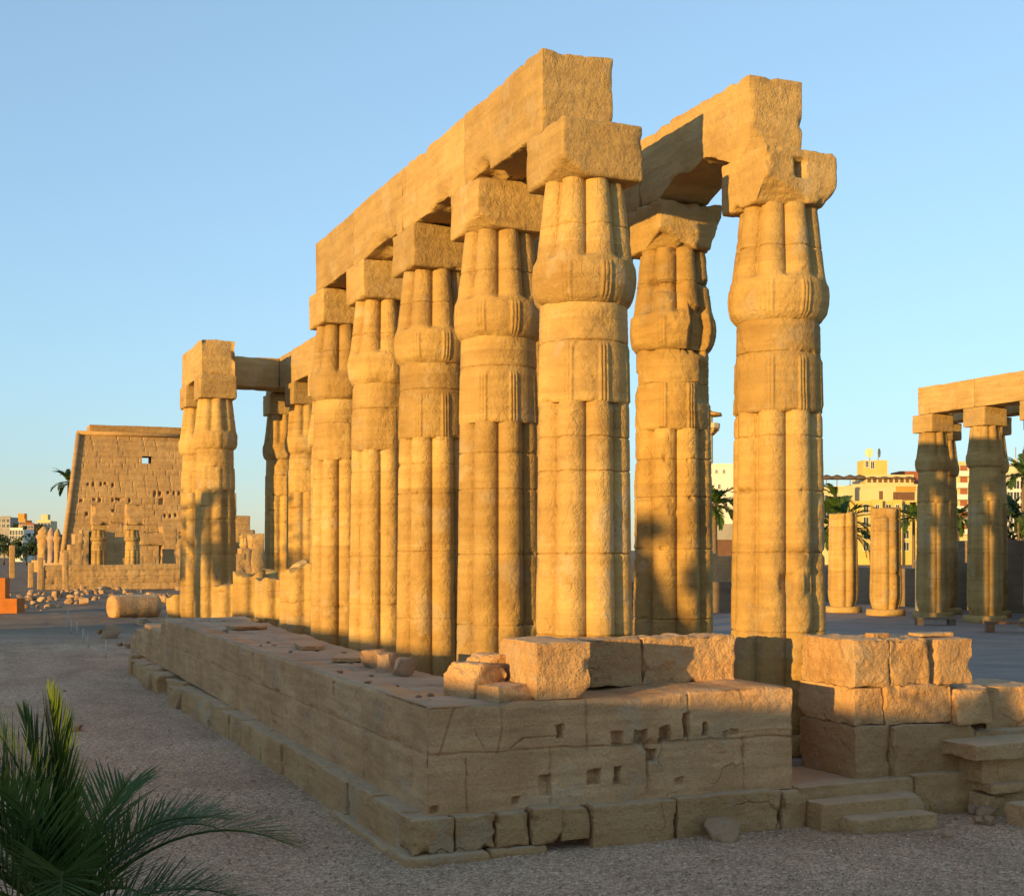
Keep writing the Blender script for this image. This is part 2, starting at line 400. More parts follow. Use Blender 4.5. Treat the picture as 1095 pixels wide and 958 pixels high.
def column_part(kind, N, dz, seed, wear=1.0, top=None, jag=0.0, chips=(), rscale=1.0):
    th = np.linspace(0, 2 * math.pi, N, endpoint=False)
    rnd = random.Random(seed)
    js = [j + rnd.uniform(-0.12, 0.12) if j not in (5.24, 6.67) else j for j in JOINTS]
    if kind == 'shaft': z0, z1 = PLINTH_H - 0.02, (top if top else 5.26)
    elif kind == 'neck': z0, z1 = 5.24, 6.68
    else: z0, z1 = 6.66, 8.46
    zs = ring_list(z0, z1, dz, js)
    rows = []
    for z in zs:
        if kind == 'shaft':
            t = z / 5.24
            R = 0.775 - 0.085 * t - 0.16 * max(0, 1 - (z - PLINTH_H) / 0.75) ** 2
            r = lobed(th, R, depth=1.0)
        elif kind == 'neck':
            t = (z - 5.24) / 1.44
            R = 0.675 - 0.03 * t
            r = np.full(N, R)
            r = r + 0.032 * bands(th) * np.clip((6.10 - z) / 0.06, 0, 1)                 # the hanging side stems
            r = r + 0.003 * (np.cos((z - 6.14) / 0.53 * math.pi * 10) * 0.5 + 0.5 if 6.16 < z < 6.6 else 0)
        else:
            h = z - 6.66
            keys = [(0, 0.655), (0.04, 0.69), (0.12, 0.728), (0.26, 0.757), (0.40, 0.766), (0.62, 0.745), (0.72, 0.728), (1.2, 0.668), (1.8, 0.60)]
            R = np.interp(h, [k[0] for k in keys], [k[1] for k in keys])
            dep = np.interp(h, [0.62, 0.70, 1.8], [0, 0.95, 1.1])
            r = lobed(th, R, depth=dep)
            r = r + 0.030 * bands(th) * np.clip((0.60 - h) / 0.05, 0, 1) * np.clip(h / 0.1, 0, 1)
        P = np.stack([np.cos(th) * r, np.sin(th) * r, np.full(N, z)], -1)
        rows.append(P)
    G = np.array(rows) * np.array([rscale, rscale, 1.0]); S = G.shape; P = G.reshape(-1, 3)
    nr = P * np.array([1, 1, 0]); nr = nr / np.linalg.norm(nr, axis=1, keepdims=True)
    q = P + seed * 11.7
    d = 0.010 * wear * fbm(q * 0.9, seed, 2) + 0.003 * wear * fbm(q * 7, seed + 3, 3)
    dent = np.clip(fbm(q * np.array([1.5, 1.5, 2.2]), seed + 21, 5) - 0.36, 0, 1)
    d -= 0.09 * wear * dent
    d += 0.010 * (wear - 0.6) * np.abs(fbm(q * np.array([2, 2, 14.0]), seed + 33, 3)) * -1
    # drum joints: a thin shadow gap that chips open here and there; two stems' width of step between drums
    for j in js:
        gp = np.abs(P[:, 2] - j - 0.006 * vnoise(q * 5, seed + 5))
        op = 0.5 + 0.9 * np.clip(fbm(q * np.array([2.6, 2.6, 0.1]), seed + 8, 3) + 0.1, 0, 1)
        d -= 0.036 * op * np.exp(-(gp / 0.009) ** 2)
        chip = np.clip(fbm(q * np.array([3.6, 3.6, 3.0]), seed + 13, 4) - 0.20, 0, 1)
        d -= 0.16 * wear * chip * np.exp(-(gp / 0.045) ** 2)
    for (a, zc, wa, wz, dp) in chips:          # large lost pieces: angle, height, half widths, depth
        da = np.abs((np.arctan2(P[:, 1], P[:, 0]) - a + math.pi) % (2 * math.pi) - math.pi)
        k = np.clip(1 - np.maximum(da / wa, np.abs(P[:, 2] - zc) / wz) + 0.25 * fbm(q * 3, seed + 40, 4), 0, 1)
        d -= dp * np.clip(k * 3.0, 0, 1)
    P = P + nr * d[:, None]
    if jag:
        tt = (P[:, 2] - z0) / (z1 - z0)
        P[:, 2] += tt ** 3 * jag * (fbm(np.stack([P[:, 0] * 1.25, P[:, 1] * 1.25, np.zeros(len(P))], -1) + seed * 3, seed + 60, 4))
    G = P.reshape(S)
    mb = MB(); mb.grid(G, wrap=True)
    for k in (0, -1):
        ring = G[k]; c = ring.mean(0)
        inner = [c + (ring - c) * s + (np.array([0, 0, 0.05 * rnd.uniform(-1, 1) if jag else 0])) for s in (0.66, 0.33, 0.02)]
        cap = np.array([ring] + inner)
        if jag and k == -1: cap[1:3, :, 2] += 0.10 * fbm(cap[1:3].reshape(-1, 3) * 3, seed + 70, 3).reshape(2, -1)
        if k == 0: cap = cap[::-1]
        mb.grid(cap, wrap=True)
    return mb
def abacus_mb(seed, h0=8.44, h1=9.26, w=0.65, amp=0.015, cuts=(), fn=None, res=0.09, edge=0.05):
    return rblock(MB(), (-w, -w, h0), (w, w, h1), 0.05, res, amp, 1.8, seed, cuts, fn, edge)
def plinth_mb(seed, r=0.92, N=64):
    th = np.linspace(0, 2 * math.pi, N, endpoint=False); rows = []
    for z, k in ((0, 0.98), (0.03, 1.0), (0.15, 1.0), (0.24, 0.99), (0.285, 0.965), (PLINTH_H, 0.93), (PLINTH_H, 0.3)):
        rows.append(np.stack([np.cos(th) * r * k, np.sin(th) * r * k, np.full(N, z)], -1))
    G = np.array(rows); P = G.reshape(-1, 3); P[:, :2] *= (1 + 0.03 * fbm(P * 2 + seed, seed, 4))[:, None]
    return MB().grid(P.reshape(G.shape), wrap=True)
def column(label, x, y, seed, N=112, dz=0.05, wear=1.0, rotz=0, chips=(), group=None, abacus=None, z=0.6):
    t = thing('papyrus_column', label, 'column', (x, y, z), 0, group)
    plinth_mb(seed).build('plinth', M_col, t)
    column_part('shaft', N, dz, seed, wear, chips=chips).build('shaft', M_col, t, rotz=rotz)
    column_part('neck', N, dz * 0.7, seed + 100, wear, chips=chips).build('neck_band', M_col, t, rotz=rotz)
    column_part('capital', N, dz * 0.7, seed + 200, wear, chips=chips).build('capital', M_col, t, rotz=rotz)
    (abacus or abacus_mb(seed + 300)).build('abacus', M_arch, t)
    return t
GL = 'columns of the near row, left line'; GR = 'columns of the near row, right line'
ROW_X, ROW2_X = 8.5, 11.9
def LY(k): return 17.49 + 3.315 * k
def RY(k): return 17.5 + 3.315 * k
L_lab = ['tall papyrus column at the near end of the left line, under the front architrave end',
         'second papyrus column of the left line, just behind the nearest one',
         'third papyrus column of the left line, between its second and fourth',
         'fourth papyrus column of the left line, narrow gap on its right',
         'fifth papyrus column of the left line, last one under the high architrave']
cols = []
for k in range(5):
    cuts = [((-0.6, -0.3, -1), 0.62)] if k in (0, 1) else ()
    cols.append(column(L_lab[k], ROW_X, LY(k), 11 + k * 5, N=256 if k < 3 else 128, dz=0.04 if k < 3 else 0.055, wear=0.9, group=GL,
                abacus=abacus_mb(311 + k, amp=0.018, cuts=cuts)))
# right line: the nearest one keeps a square socket in its chipped abacus
def socket(P, nrm):
    m = (nrm[:, 1] < -0.9) & (P[:, 0] > -0.11) & (P[:, 0] < 0.06) & (P[:, 2] > 8.83) & (P[:, 2] < 9.10)
    P = P.copy(); P[m, 1] += 0.26; return P
R_ab = abacus_mb(77, amp=0.03, cuts=[((-0.35, -0.9, -0.9), 0.66), ((0.9, -0.5, -0.9), 0.74), ((0.8, -0.6, 0.9), 0.90)], fn=socket, res=0.035, edge=0.07)
c_r1 = column('broad papyrus column with a square socket cut in its chipped abacus', ROW2_X, RY(0), 71, N=256, dz=0.04, wear=1.0, group=GR, abacus=R_ab,
              chips=[(-1.95, 2.62, 0.20, 0.16, 0.05), (-1.45, 2.60, 0.14, 0.18, 0.04)])
c_r2 = column('eroded papyrus column with a broken bulging capital, behind the nearest pair', ROW2_X, RY(1), 83, N=256, dz=0.04, wear=2.6, group=GR,
              abacus=abacus_mb(95, amp=0.05, cuts=[((1, -0.4, -0.5), 0.70), ((-0.5, -0.6, -1), 0.60)], edge=0.12),
              chips=[(-1.35, 7.0, 0.35, 0.45, 0.16), (-0.9, 6.1, 0.4, 0.4, 0.10), (-2.2, 7.75, 0.5, 0.10, 0.08)])
far_col = column('papyrus column of the right line seen through the gap beside the second left column', ROW2_X, RY(2), 91, N=88, dz=0.07, wear=1.2, group=GR)
r_labs = {3: 'papyrus column of the right line hidden in shade behind the third left column',
          4: 'papyrus column of the right line in shade between the second and third left columns',
          5: 'papyrus column of the right line in shade behind the third left column, farther off',
          6: 'papyrus column of the right line glimpsed left of the fourth left column',
          7: 'papyrus column of the right line glimpsed behind the fifth left column',
          8: 'papyrus column of the right line just behind the left edge of the fifth left column',
          }
for k in range(3, 6): dup(far_col, (ROW2_X, RY(k), 0.6), 0, r_labs[k])
GF = 'columns of the far group'
dup(far_col, (ROW2_X, 44.5, 0.6), 0, 'far papyrus column hidden behind the fifth left column', GF)
dup(far_col, (ROW2_X, 48.0, 0.6), 0, 'far papyrus column at the right of the doorway of sky, nearer of two', GF)
dup(far_col, (ROW2_X, 51.8, 0.6), 0, 'far papyrus column on the right side of the sky gap, under the cross beam end', GF)
dup(far_col, (ROW_X - 0.05, 47.3, 0.6), 0, 'far papyrus column left of the sky gap with a big block on its abacus', GF)
dup(far_col, (ROW_X - 0.05, 50.55, 0.6), 0, 'leftmost papyrus column, half hidden behind the one with the big block', GF)

pf = rblock(MB(), (-1.65, 0, -0.8), (1.7, 12.5, 0.03), 0.04, 0.16, 0.05, 1.4, 395, edge=0.15).build('stone_platform', M_block); pf.location = (8.85, 44.9, 0.60)
tag(pf, 'low stone platform carrying the far left columns beyond the wall end', 'platform')
# broken shafts standing in the gap of the left line
def stump(label, x, y, z, h, seed, rs=0.6, jag=0.25, N=72, group='broken column stumps', mat=None, chips=()):
    o = column_part('shaft', N, 0.07, seed, 1.6, top=h, jag=jag, rscale=rs, chips=chips).build('column_stump', mat or M_col)
    o.location = (x, y, z); tag(o, label, 'column stump', group); return o
stump('tall jagged column stump beside the fifth left column', 8.5, LY(5), 0.6, 2.7, 201, 1.0, 0.75)
stump('second column stump left of the fifth column, with a rounded broken top', 8.5, LY(6), 0.6, 2.05, 203, 0.97, 0.5)
stump('short flat topped drum in front of the rounded stump', 7.5, 35.9, 0.9, 0.95, 204, 0.42, 0.05, 48)
stump('third column stump left of the fifth column, with a diagonal break', 8.5, LY(7), 0.6, 2.2, 205, 0.95, 0.5)
stump('fourth column stump, in front of the far column with the big block', 8.5, LY(8), 0.6, 1.95, 206, 1.0, 0.15)
stump('pale weathered stub left of the leftmost far column', 8.45, LY(11), 0.6, 1.35, 207, 1.0, 0.25)

# ------------------------------------------------------------------ architraves
AZ0, AZ1 = 9.875, 11.12
def beam(label, lo, hi, seed, cuts=(), amp=0.014, group='architrave beams', edge=0.05, res=0.12, name='architrave_beam', fn=None, mat=None):
    c = ((lo[0] + hi[0]) / 2, (lo[1] + hi[1]) / 2, lo[2])
    l = [lo[i] - c[i] for i in range(3)]; h = [hi[i] - c[i] for i in range(3)]
    o = rblock(MB(), l, h, 0.025, res, amp, 1.5, seed, cuts, fn, edge).build(name, mat or M_arch)
    o.location = c; tag(o, label, 'beam', group); return o
def underside(amt, seed):
    # spalled lower edges
    def fn(P, nrm):
        k = np.clip(1 - (P[:, 2]) / 0.32, 0, 1) * np.clip(fbm(P * np.array([0.6, 1.1, 0.6]) + seed, seed, 3) * 1.8 + 0.1, 0, 1)
        P = P.copy(); s = np.where(P[:, 0] < 0, 1, -1); m = np.abs(P[:, 0]) > 0.2
        P[:, 2] += k * amt * (np.abs(P[:, 0]) > 0.3); P[:, 0] += s * k * amt * 0.8 * m
        return P
    return fn
def topcourse(fn0=None, seed=0):
    # a thin rough bedding course left on the top of the beam
    def fn(P, nrm):
        if fn0: P = fn0(P, nrm)
        P = P.copy(); h = AZ1 - AZ0
        m = P[:, 2] > h - 0.22
        P[m, 2] += 0.05 * fbm(P[m] * np.array([1.5, 1.5, 0]) + seed, seed, 4)
        g = np.exp(-((P[:, 2] - (h - 0.21)) / 0.014) ** 2)
        P -= nrm * np.array([1, 1, 0]) * (0.02 * g)[:, None]
        return P
    return fn
ys = [17.75, 21.0, 24.42, 27.8, 31.06]
labs = ['nearest architrave beam of the left line with a rough square end', 'architrave beam of the left line between its second and third columns',
        'architrave beam of the left line between its third and fourth columns', 'last high architrave beam over the fourth and fifth left columns']
for k in range(4):
    beam(labs[k], (7.94, ys[k] + (0.006 if k else 0), AZ0), (9.12, ys[k + 1] - 0.006, AZ1 - (0.0, 0.03, 0.01, 0.04)[k]), 401 + k,
         amp=0.02, res=0.07 if k < 2 else 0.12, fn=topcourse(underside(0.20, 5 + k), k) if k < 2 else underside(0.16, 5 + k), edge=0.05)
def near_break(P, nrm):
    P = P.copy()
    # the near lower-left corner is broken back, the underside scooped
    d = (P @ np.array([-0.62, -0.70, -0.36])) - 1.36 - 0.10 * fbm(P * 3.0, 444, 3)
    P -= np.maximum(d, 0)[:, None] * np.array([-0.62, -0.70, -0.36])
    s = np.clip(1 - ((P[:, 1] + 0.1) / 1.15) ** 2, 0, 1) * np.clip(1 - P[:, 2] / 0.5, 0, 1)
    P[:, 2] += 0.34 * s * (0.8 + 0.4 * fbm(P * 2, 445, 3))
    return topcourse(None, 9)(P, nrm)
beam('nearest architrave beam of the right line with a broken lower corner', (11.36, 17.5, AZ0), (12.36, 21.07, AZ1 + 0.02), 421, amp=0.02, res=0.06, fn=near_break, edge=0.06)
yr = [(21.09, 24.1), (24.1, 27.4), (27.4, 30.8), (30.8, 34.5), (43.9, 47.9), (47.9, 52.4)]
rl = ['second architrave beam of the right line, in shade behind the left line', 'third architrave beam of the right line, hidden behind the left line',
      'fourth architrave beam of the right line, hidden behind the left line', 'fifth architrave beam of the right line, hidden behind the left line',
      'sunlit architrave beam just left of the fifth left column', 'sunlit architrave beam right of the cross beam, over the far columns']
for k in range(6):
    beam(rl[k], (11.36, yr[k][0], AZ0), (12.4, yr[k][1] - 0.012, AZ1 - 0.02 * (k % 3)), 431 + k, res=0.2, group='architrave beams')
beam('short block of architrave on the far left columns with a rough broken end', (7.9, 46.9, AZ0 - 0.02), (9.1, 51.3, AZ1 + 0.02), 451, res=0.16, amp=0.05, cuts=[((-0.2, -1, 0.9), 2.08)], edge=0.1)
beam('cross beam in shade bridging the sky gap between the two far lines', (9.11, 49.9, AZ0 + 0.03), (11.35, 51.1, AZ1 - 0.08), 452, res=0.2)

# ------------------------------------------------------------------ terrace wall
WX, WY, PX, PY = 5.21, 15.0, 4.94, 14.80       # wall faces and plinth faces
W_TOP = 1.82
terrace = thing('terrace_wall', 'long low masonry wall with a paved top in front of the left line of columns', 'wall', (PX, PY, 0))
def local(P): return P - np.array([PX, PY, 0])
def seg_d(u, v, a, b):
    a = np.array(a); b = np.array(b); ab = b - a; t = np.clip(((u - a[0]) * ab[0] + (v - a[1]) * ab[1]) / (ab @ ab), 0, 1)
    return np.hypot(u - a[0] - t * ab[0], v - a[1] - t * ab[1])
def relief_disp(u, v, segs, holes, seed, amp=0.014, joint=0.03):
    P = np.stack([u, v, np.zeros_like(u)], -1)
    wob = 0.014 * fbm(P * 4, seed + 1, 3); wob2 = 0.014 * fbm(P * 4 + 9, seed + 2, 3)
    uu, vv = u + wob, v + wob2
    d = amp * fbm(P * 1.2, seed, 4) + 0.005 * fbm(P * 9, seed + 4, 3)
    d -= 0.09 * np.clip(fbm(P * 2.0, seed + 6, 4) - 0.33, 0, 1)
    for s in segs:
        dd = seg_d(uu, vv, s[0], s[1]); w = s[2] if len(s) > 2 else 0.013
        op = 0.45 + 0.9 * np.clip(fbm(P * 2.2 + s[0][0], seed + 8, 3) + 0.15, 0, 1)
        d -= joint * op * np.exp(-(dd / w) ** 2)
        d -= 0.10 * np.clip(fbm(P * 3.0 + s[0][1], seed + 12, 3) - 0.18, 0, 1) * np.exp(-(dd / 0.055) ** 2)
    for (hu, hv, w, h, dp) in holes:
        q = np.maximum(np.abs(uu - hu) - w / 2, np.abs(vv - hv) - h / 2) + 0.02 * fbm(P * 11, seed + 20, 3)
        d -= dp * np.clip(0.5 - q / 0.016, 0, 1)
    return d
def relief(us, vs_, disp, org, ud, nd, top=None, back=0.9, edge_r=0.06):
    """face of a masonry wall; us, vs_ sample grids, top(u) caps the height; closes over the top by 'back' metres"""
    U, V = np.meshgrid(us, vs_, indexing='xy')
    D = disp(U.ravel(), V.ravel()).reshape(U.shape)
    T = np.full(len(us), vs_[-1]) if top is None else top(us)
    Z = V / vs_[-1] * T[None, :]
    e = np.clip(1 - (T[None, :] - Z) / edge_r, 0, 1); D = D - edge_r * (1 - np.sqrt(np.maximum(1 - e ** 2, 0))) * 0.8
    ud = np.array(ud, float); nd = np.array(nd, float); org = np.array(org, float)
    G = org + U[..., None] * ud + D[..., None] * nd; G[..., 2] = org[2] + Z
    caps = []
    for b in (0.15, 0.5, 1.0):
        r = G[-1].copy(); r = r - nd * (b * back + D[-1][:, None] * b); r[:, 2] -= 0.004 * b; caps.append(r)
    return np.concatenate([G, np.array(caps)], 0)

# front face, joints and putlog holes read off the photograph
def fr(px, py):
    p = at_y(px, py, WY); return (p.x - WX, p.z - 0.50)
FLEN, FH = 10.42 - WX, W_TOP - 0.50
j1 = 0.78 - 0.0
segs_f = [(fr(457, 808), fr(600, 800)), (fr(600, 800), fr(845, 789)), (fr(487, 757), fr(469, 808)), (fr(537, 755), fr(537, 780)), (fr(537, 780), fr(532, 804)),
          (fr(627, 749), fr(628, 800)), (fr(736, 740), fr(736, 795)), (fr(589, 802), fr(589, 858)), (fr(692, 796), fr(692, 848)), (fr(692, 798), fr(694, 850)),
          (fr(795, 790), fr(796, 845)), (fr(498, 812), fr(500, 868), 0.006), (fr(545, 801), fr(560, 790), 0.008), (fr(560, 790), fr(602, 788), 0.008)]
holes_f = []
for (px, py, w, h, dp) in ((599, 784, 8, 13, 0.12), (660, 790, 13, 14, 0.09), (685, 788, 14, 15, 0.11), (711, 786, 14, 16, 0.15), (734, 778, 7, 26, 0.16), (754, 782, 6, 14, 0.14),
                       (635, 831, 15, 15, 0.11), (660, 829, 8, 17, 0.11), (697, 808, 10, 13, 0.12), (583, 840, 13, 20, 0.08), (726, 836, 9, 7, 0.06), (551, 856, 7, 6, 0.06), (464, 866, 9, 6, 0.07),
                       (785, 784, 9, 4, 0.05), (775, 787, 6, 6, 0.05)):
    u, v = fr(px, py); s = 16.9 / F_PX; holes_f.append((u, v, w * s, h * s, dp * 1.35))
def f_disp(u, v):
    d = relief_disp(u, v, segs_f, holes_f, 501, 0.018, 0.06)
    d += 0.02 * (v > j1) * np.clip((u - 3.0) / 2, 0, 1)
    # a broken wedge missing from the top left blocks
    k = np.clip(1 - seg_d(u, v, fr(508, 757), fr(505, 782)) / 0.10, 0, 1); d -= 0.045 * k
    return d
def f_top(u): return FH + 0.05 * np.clip((u - 2.9) / 0.5, 0, 1) + 0.02 * vnoise(np.stack([u * 2.3, u * 0, u * 0], -1), 7)
us = np.linspace(0, FLEN, 440); vv = np.linspace(0, FH, 112)
mb = MB(); mb.grid(local(relief(us, vv, f_disp, (WX, WY, 0.50), (1, 0, 0), (0, -1, 0), f_top, back=1.75, edge_r=0.07)))
# right return face beside the steps
us2 = np.linspace(0, 1.7, 70)
mb.grid(local(relief(us2, vv, lambda u, v: relief_disp(u, v, [((0, .78), (1.7, .76))], [], 531), (WX + FLEN - 0.01, WY, 0.50), (0, 1, 0), (1, 0, 0), lambda u: FH + 0.046 + 0 * u, back=1.5, edge_r=0.07)))
mb.build('front_face', M_wall, terrace)
# left face, long
SLEN = 29.5
def s_top(u):
    t = np.full_like(u, W_TOP - 0.50)
    t = np.where(u > 22.6, 0.98, t); t = np.where(u > 26.0, 0.74, t); t = np.where(u > 28.2, 0.45, t)
    st = np.floor(u * 0.9 + 2 * vnoise(np.stack([u * 0.2, u * 0, u * 0], -1), 5))
    t = t + 0.06 * (_hash(st.astype(np.int64), 3 + 0 * st.astype(np.int64), 1 + 0 * st.astype(np.int64), 4) - 0.6) * np.clip((u - 12) / 6, 0, 1)
    return t
segs_s = [((0, 0.74), (9, 0.70)), ((9, 0.70), (22, 0.66))]
rnd = random.Random(5)
x = 1.15
while x < 29: segs_s.append(((x, 0.72), (x + rnd.uniform(-0.05, 0.05), 1.32))); x += rnd.uniform(1.1, 2.3)
x = 0.7
while x < 29: segs_s.append(((x, 0.0), (x + rnd.uniform(-0.05, 0.05), 0.70))); x += rnd.uniform(1.2, 2.4)
hs = [(4.3, 1.15, .12, .2, .08), (10.2, 1.1, 0.16, 0.26, 0.12), (13.5, 0.2, .3, .12, .06), (8.3, 0.12, 0.2, 0.1, 0.06), (16.5, 1.0, .12, .2, .07)]
us = np.concatenate([np.linspace(0, 8, 400), np.linspace(8, SLEN, 560)[1:]]); vv = np.linspace(0, W_TOP - 0.5, 72)
mb = MB(); G = relief(us, vv, lambda u, v: relief_disp(u, v, segs_s, hs, 541, 0.022, 0.026), (WX, WY, 0.50), (0, 1, 0), (-1, 0, 0), s_top, back=0.5, edge_r=0.05)
mb.grid(local(G)[:, ::-1]); mb.build('side_face', M_wall, terrace)
# paved top: a heightfield of slabs
nx, ny = 60, 520
ux = np.linspace(0, 1, nx); uy = np.concatenate([np.linspace(0, 10, 260), np.linspace(10, 22.7, 260)])
A, B = np.meshgrid(ux, uy)
width = 1.30 + 0.85 * np.clip(B / 20, 0, 1)
XX = 0.035 + A * width
cell = 0.0; sl = []
rr = random.Random(9); yb = 0.4
P = np.stack([XX.ravel(), B.ravel(), np.zeros(XX.size)], -1)
h = 0.02 * fbm(P * 0.9, 61, 4) + 0.008 * fbm(P * 6, 62, 3)
lv = np.zeros(len(P)); yb = 0.0; prev = -1
while yb < 23:
    ln = rr.uniform(0.7, 1.5); m = (P[:, 1] >= yb) & (P[:, 1] < yb + ln)
    h[m] += rr.uniform(-0.02, 0.02) + rr.uniform(-0.015, 0.015) * (P[m, 0] - 0.6)
    wob = 0.03 * fbm(P * 2.5, 63, 3)
    h -= 0.07 * np.exp(-((P[:, 1] + wob - yb) / 0.026) ** 2); yb += ln
for xj in (0.55, 1.05):
    wob = 0.12 * fbm(P * 0.9, 65 + int(xj * 10), 4)
    h -= 0.065 * np.exp(-((P[:, 0] + wob - xj) / 0.024) ** 2) * (fbm(P * 0.5, 66, 2) > -0.1)
h -= 0.12 * np.clip(fbm(P * 1.4, 67, 4) - 0.3, 0, 1)
h *= np.clip(np.minimum(P[:, 0], 0.15) / 0.15, 0.15, 1)
tp = s_top(P[:, 1] - 0.0) + 0.50
rim = np.clip(np.minimum(P[:, 0] - 0.03, P[:, 1]) / 0.25, 0, 1); h = np.where(h < 0, h * rim, h)
G = np.stack([WX + XX.ravel(), WY + 0.07 + P[:, 1], np.minimum(tp, 1.84) + h + 0.012], -1).reshape(A.shape + (3,))
edge = G[:, -1].copy(); rows = [G]
e2 = edge.copy(); e2[:, 2] = 0.4
G = np.concatenate([G, e2[:, None]], 1)
l2 = G[:, 0].copy(); l2[:, 2] = 0.9; l2[:, 0] += 0.02; G = np.concatenate([l2[:, None], G], 1)
f0 = G[:1].copy(); f0[..., 2] = 0.9; f0[..., 1] += 0.02; G = np.concatenate([f0, G], 0)
mb = MB(); mb.grid(local(G)); mb.build('paved_top', M_top, terrace)
# plinth blocks
mb = MB()
pxs = [439, 487, 531, 568, 601, 633, 724, 836]
for k in range(7):
    x0, x1 = at_y(pxs[k], 890, PY).x, at_y(pxs[k + 1], 890, PY).x
    dy = (0, 0.02, 0.0, -0.04, 0.03, -0.02, 0.0)[k]
    rblock(mb, (x0 + 0.008 - PX, dy, 0.10 if k < 5 else -0.15), (x1 - 0.008 - PX, 0.5, 0.53 + (0.0, -0.01, 0.0, 0.02, -0.02, -0.01, 0.0)[k]), 0.022, 0.035, 0.026, 2.6, 561 + k, edge=0.06,
           cuts=[((0.6, -0.6, -0.7), 0.30)] if k == 3 else ())
rblock(mb, (at_y(836, 880, PY).x - PX + 0.01, -0.02, -0.15), (at_y(866, 880, PY).x - PX, 0.45, 0.50), 0.08, 0.05, 0.05, 2.6, 569, cuts=[((1, -1, 0.8), 0.30)], edge=0.08)
rblock(mb, (-0.12, -0.14, -0.15), (0.95, 0.6, 0.10), 0.06, 0.05, 0.03, 2.0, 571, cuts=[((-1, -1, 0.3), 0.55)])
rblock(mb, (0.98, -0.05, -0.15), (1.75, 0.6, 0.095), 0.05, 0.06, 0.03, 2.0, 572)
mb.build('front_plinth', M_block, terrace)
mb = MB(); rr = random.Random(12); y = 0.52
while y < 27.5:
    ln = rr.uniform(0.75, 1.7); rough = min(1, max(0, (y - 8) / 11))
    z1 = 0.53 - rr.uniform(0, 0.14) * rough; x0 = rr.uniform(-0.03, 0.03) - rough * rr.uniform(-0.05, 0.28)
    cuts = [((-1, rr.uniform(-0.8, 0.8), rr.uniform(0.3, 1.2)), rr.uniform(0.28, 0.5))] if rough > 0.3 else [((-1, 0, 0.9), 0.44)]
    rblock(mb, (x0, y + 0.01, -0.15), (0.62, y + ln - 0.01 - rough * rr.uniform(0, 0.12), z1), 0.025 + 0.03 * rough, 0.05 if y < 10 else 0.08, 0.022 + 0.05 * rough, 2.2, 600 + int(y * 10), cuts, edge=0.05 + 0.07 * rough)
    y += ln
rblock(mb, (-0.13, 0.62, -0.15), (0.2, 3.4, 0.07), 0.05, 0.08, 0.025, 2.0, 573, cuts=[((-1, 1, 0), 0.95)])
mb.build('side_plinth', M_block, terrace)

# upper blocks on the front wall
def block(label, lo, hi, seed, cuts=(), amp=0.02, r=0.018, res=0.04, edge=0.05, rz=0, rx=0, ry=0, name='stone_block', group=None, mat=None, freq=2.0, fn=None, cat='block'):
    c = np.array([(lo[0] + hi[0]) / 2, (lo[1] + hi[1]) / 2, lo[2]])
    mb = rblock(MB(), np.array(lo) - c, np.array(hi) - c, r, res, amp, freq, seed, cuts, fn, edge)
    o = mb.build(name, mat or M_block); o.location = c; o.rotation_euler = (rx, ry, rz); tag(o, label, cat, group); return o
Z1 = W_TOP + 0.045
block('squared block jutting forward on the front wall, sunlit on its left side', (6.66, 15.06, Z1 - 0.03), (7.43, 16.3, 2.56), 701, amp=0.018, edge=0.06, cuts=[((0.9, -0.3, -1), 0.52)])
block('rough faced block right of the jutting block on the front wall', (7.44, 16.12, Z1 - 0.01), (8.735, 16.66, 2.50), 702, amp=0.045, freq=5, edge=0.04)
block('rough faced block at the right end of the upper course on the front wall', (8.75, 16.12, Z1 - 0.01), (10.22, 16.66, 2.51), 703, amp=0.045, freq=5, edge=0.05, cuts=[((1, -0.2, 1), 0.90)])
block('cracked rubble lump at the corner of the wall top, left of its dark neighbour', (5.95, 15.75, W_TOP), (6.55, 16.35, 2.24), 704, cuts=[((-1, -0.4, 0.7), 0.33), ((0.5, -0.8, 0.6), 0.36)], amp=0.05, edge=0.1, rz=0.3)
block('weathered rubble lump between the cracked lump and the jutting block', (6.30, 16.05, W_TOP), (6.95, 16.6, 2.33), 705, cuts=[((-0.6, -0.8, 0.7), 0.36), ((0.8, -0.3, 0.9), 0.40)], amp=0.06, edge=0.1)
block('flat wedge of stone lying before the jutting block', (6.12, 15.18, W_TOP - 0.01), (6.70, 15.85, 2.02), 706, cuts=[((0.2, -1, 0.9), 0.26), ((1, -0.4, 0.6), 0.34)], amp=0.03, edge=0.06, rz=0.15)
for k, (px, py, s, lb) in enumerate(((432, 716, 0.30, 'small pale lump at the near end of the rubble line on the wall top'), (412, 712, 0.36, 'middle lump in the rubble line on the wall top'), (398, 708, 0.34, 'left lump in the rubble line on the wall top'))):
    p = at_z(px, py + 6, W_TOP); o = rock_mesh('rubble_stone', 720 + k, (s * 1.5, s, s), 0.07).build('rubble_stone', M_rock); o.location = (p.x, p.y, W_TOP - 0.01); o.rotation_euler = (0, 0, k * 1.1)
    tag(o, lb, 'stone', 'rubble along the wall top')
for k, (px, py, sx, sy, lb) in enumerate(((372, 706, 0.9, 0.5, 'thin broken slab lying left of the rubble line on the wall top'), (330, 693, 1.2, 0.45, 'long thin slab lying on the wall top before the fifth column'),
                                   (262, 672, 1.1, 0.8, 'tilted flat slab lying on the far part of the wall top'))):
    p = at_z(px, py, W_TOP)
    block(lb, (p.x - sx / 2, p.y - sy / 2, W_TOP), (p.x + sx / 2, p.y + sy / 2, W_TOP + 0.09), 730 + k, amp=0.02, edge=0.04, rz=1.25 + 0.2 * k, name='stone_slab', cat='slab', cuts=[((1, 0.6, 0), sx * 0.42)])

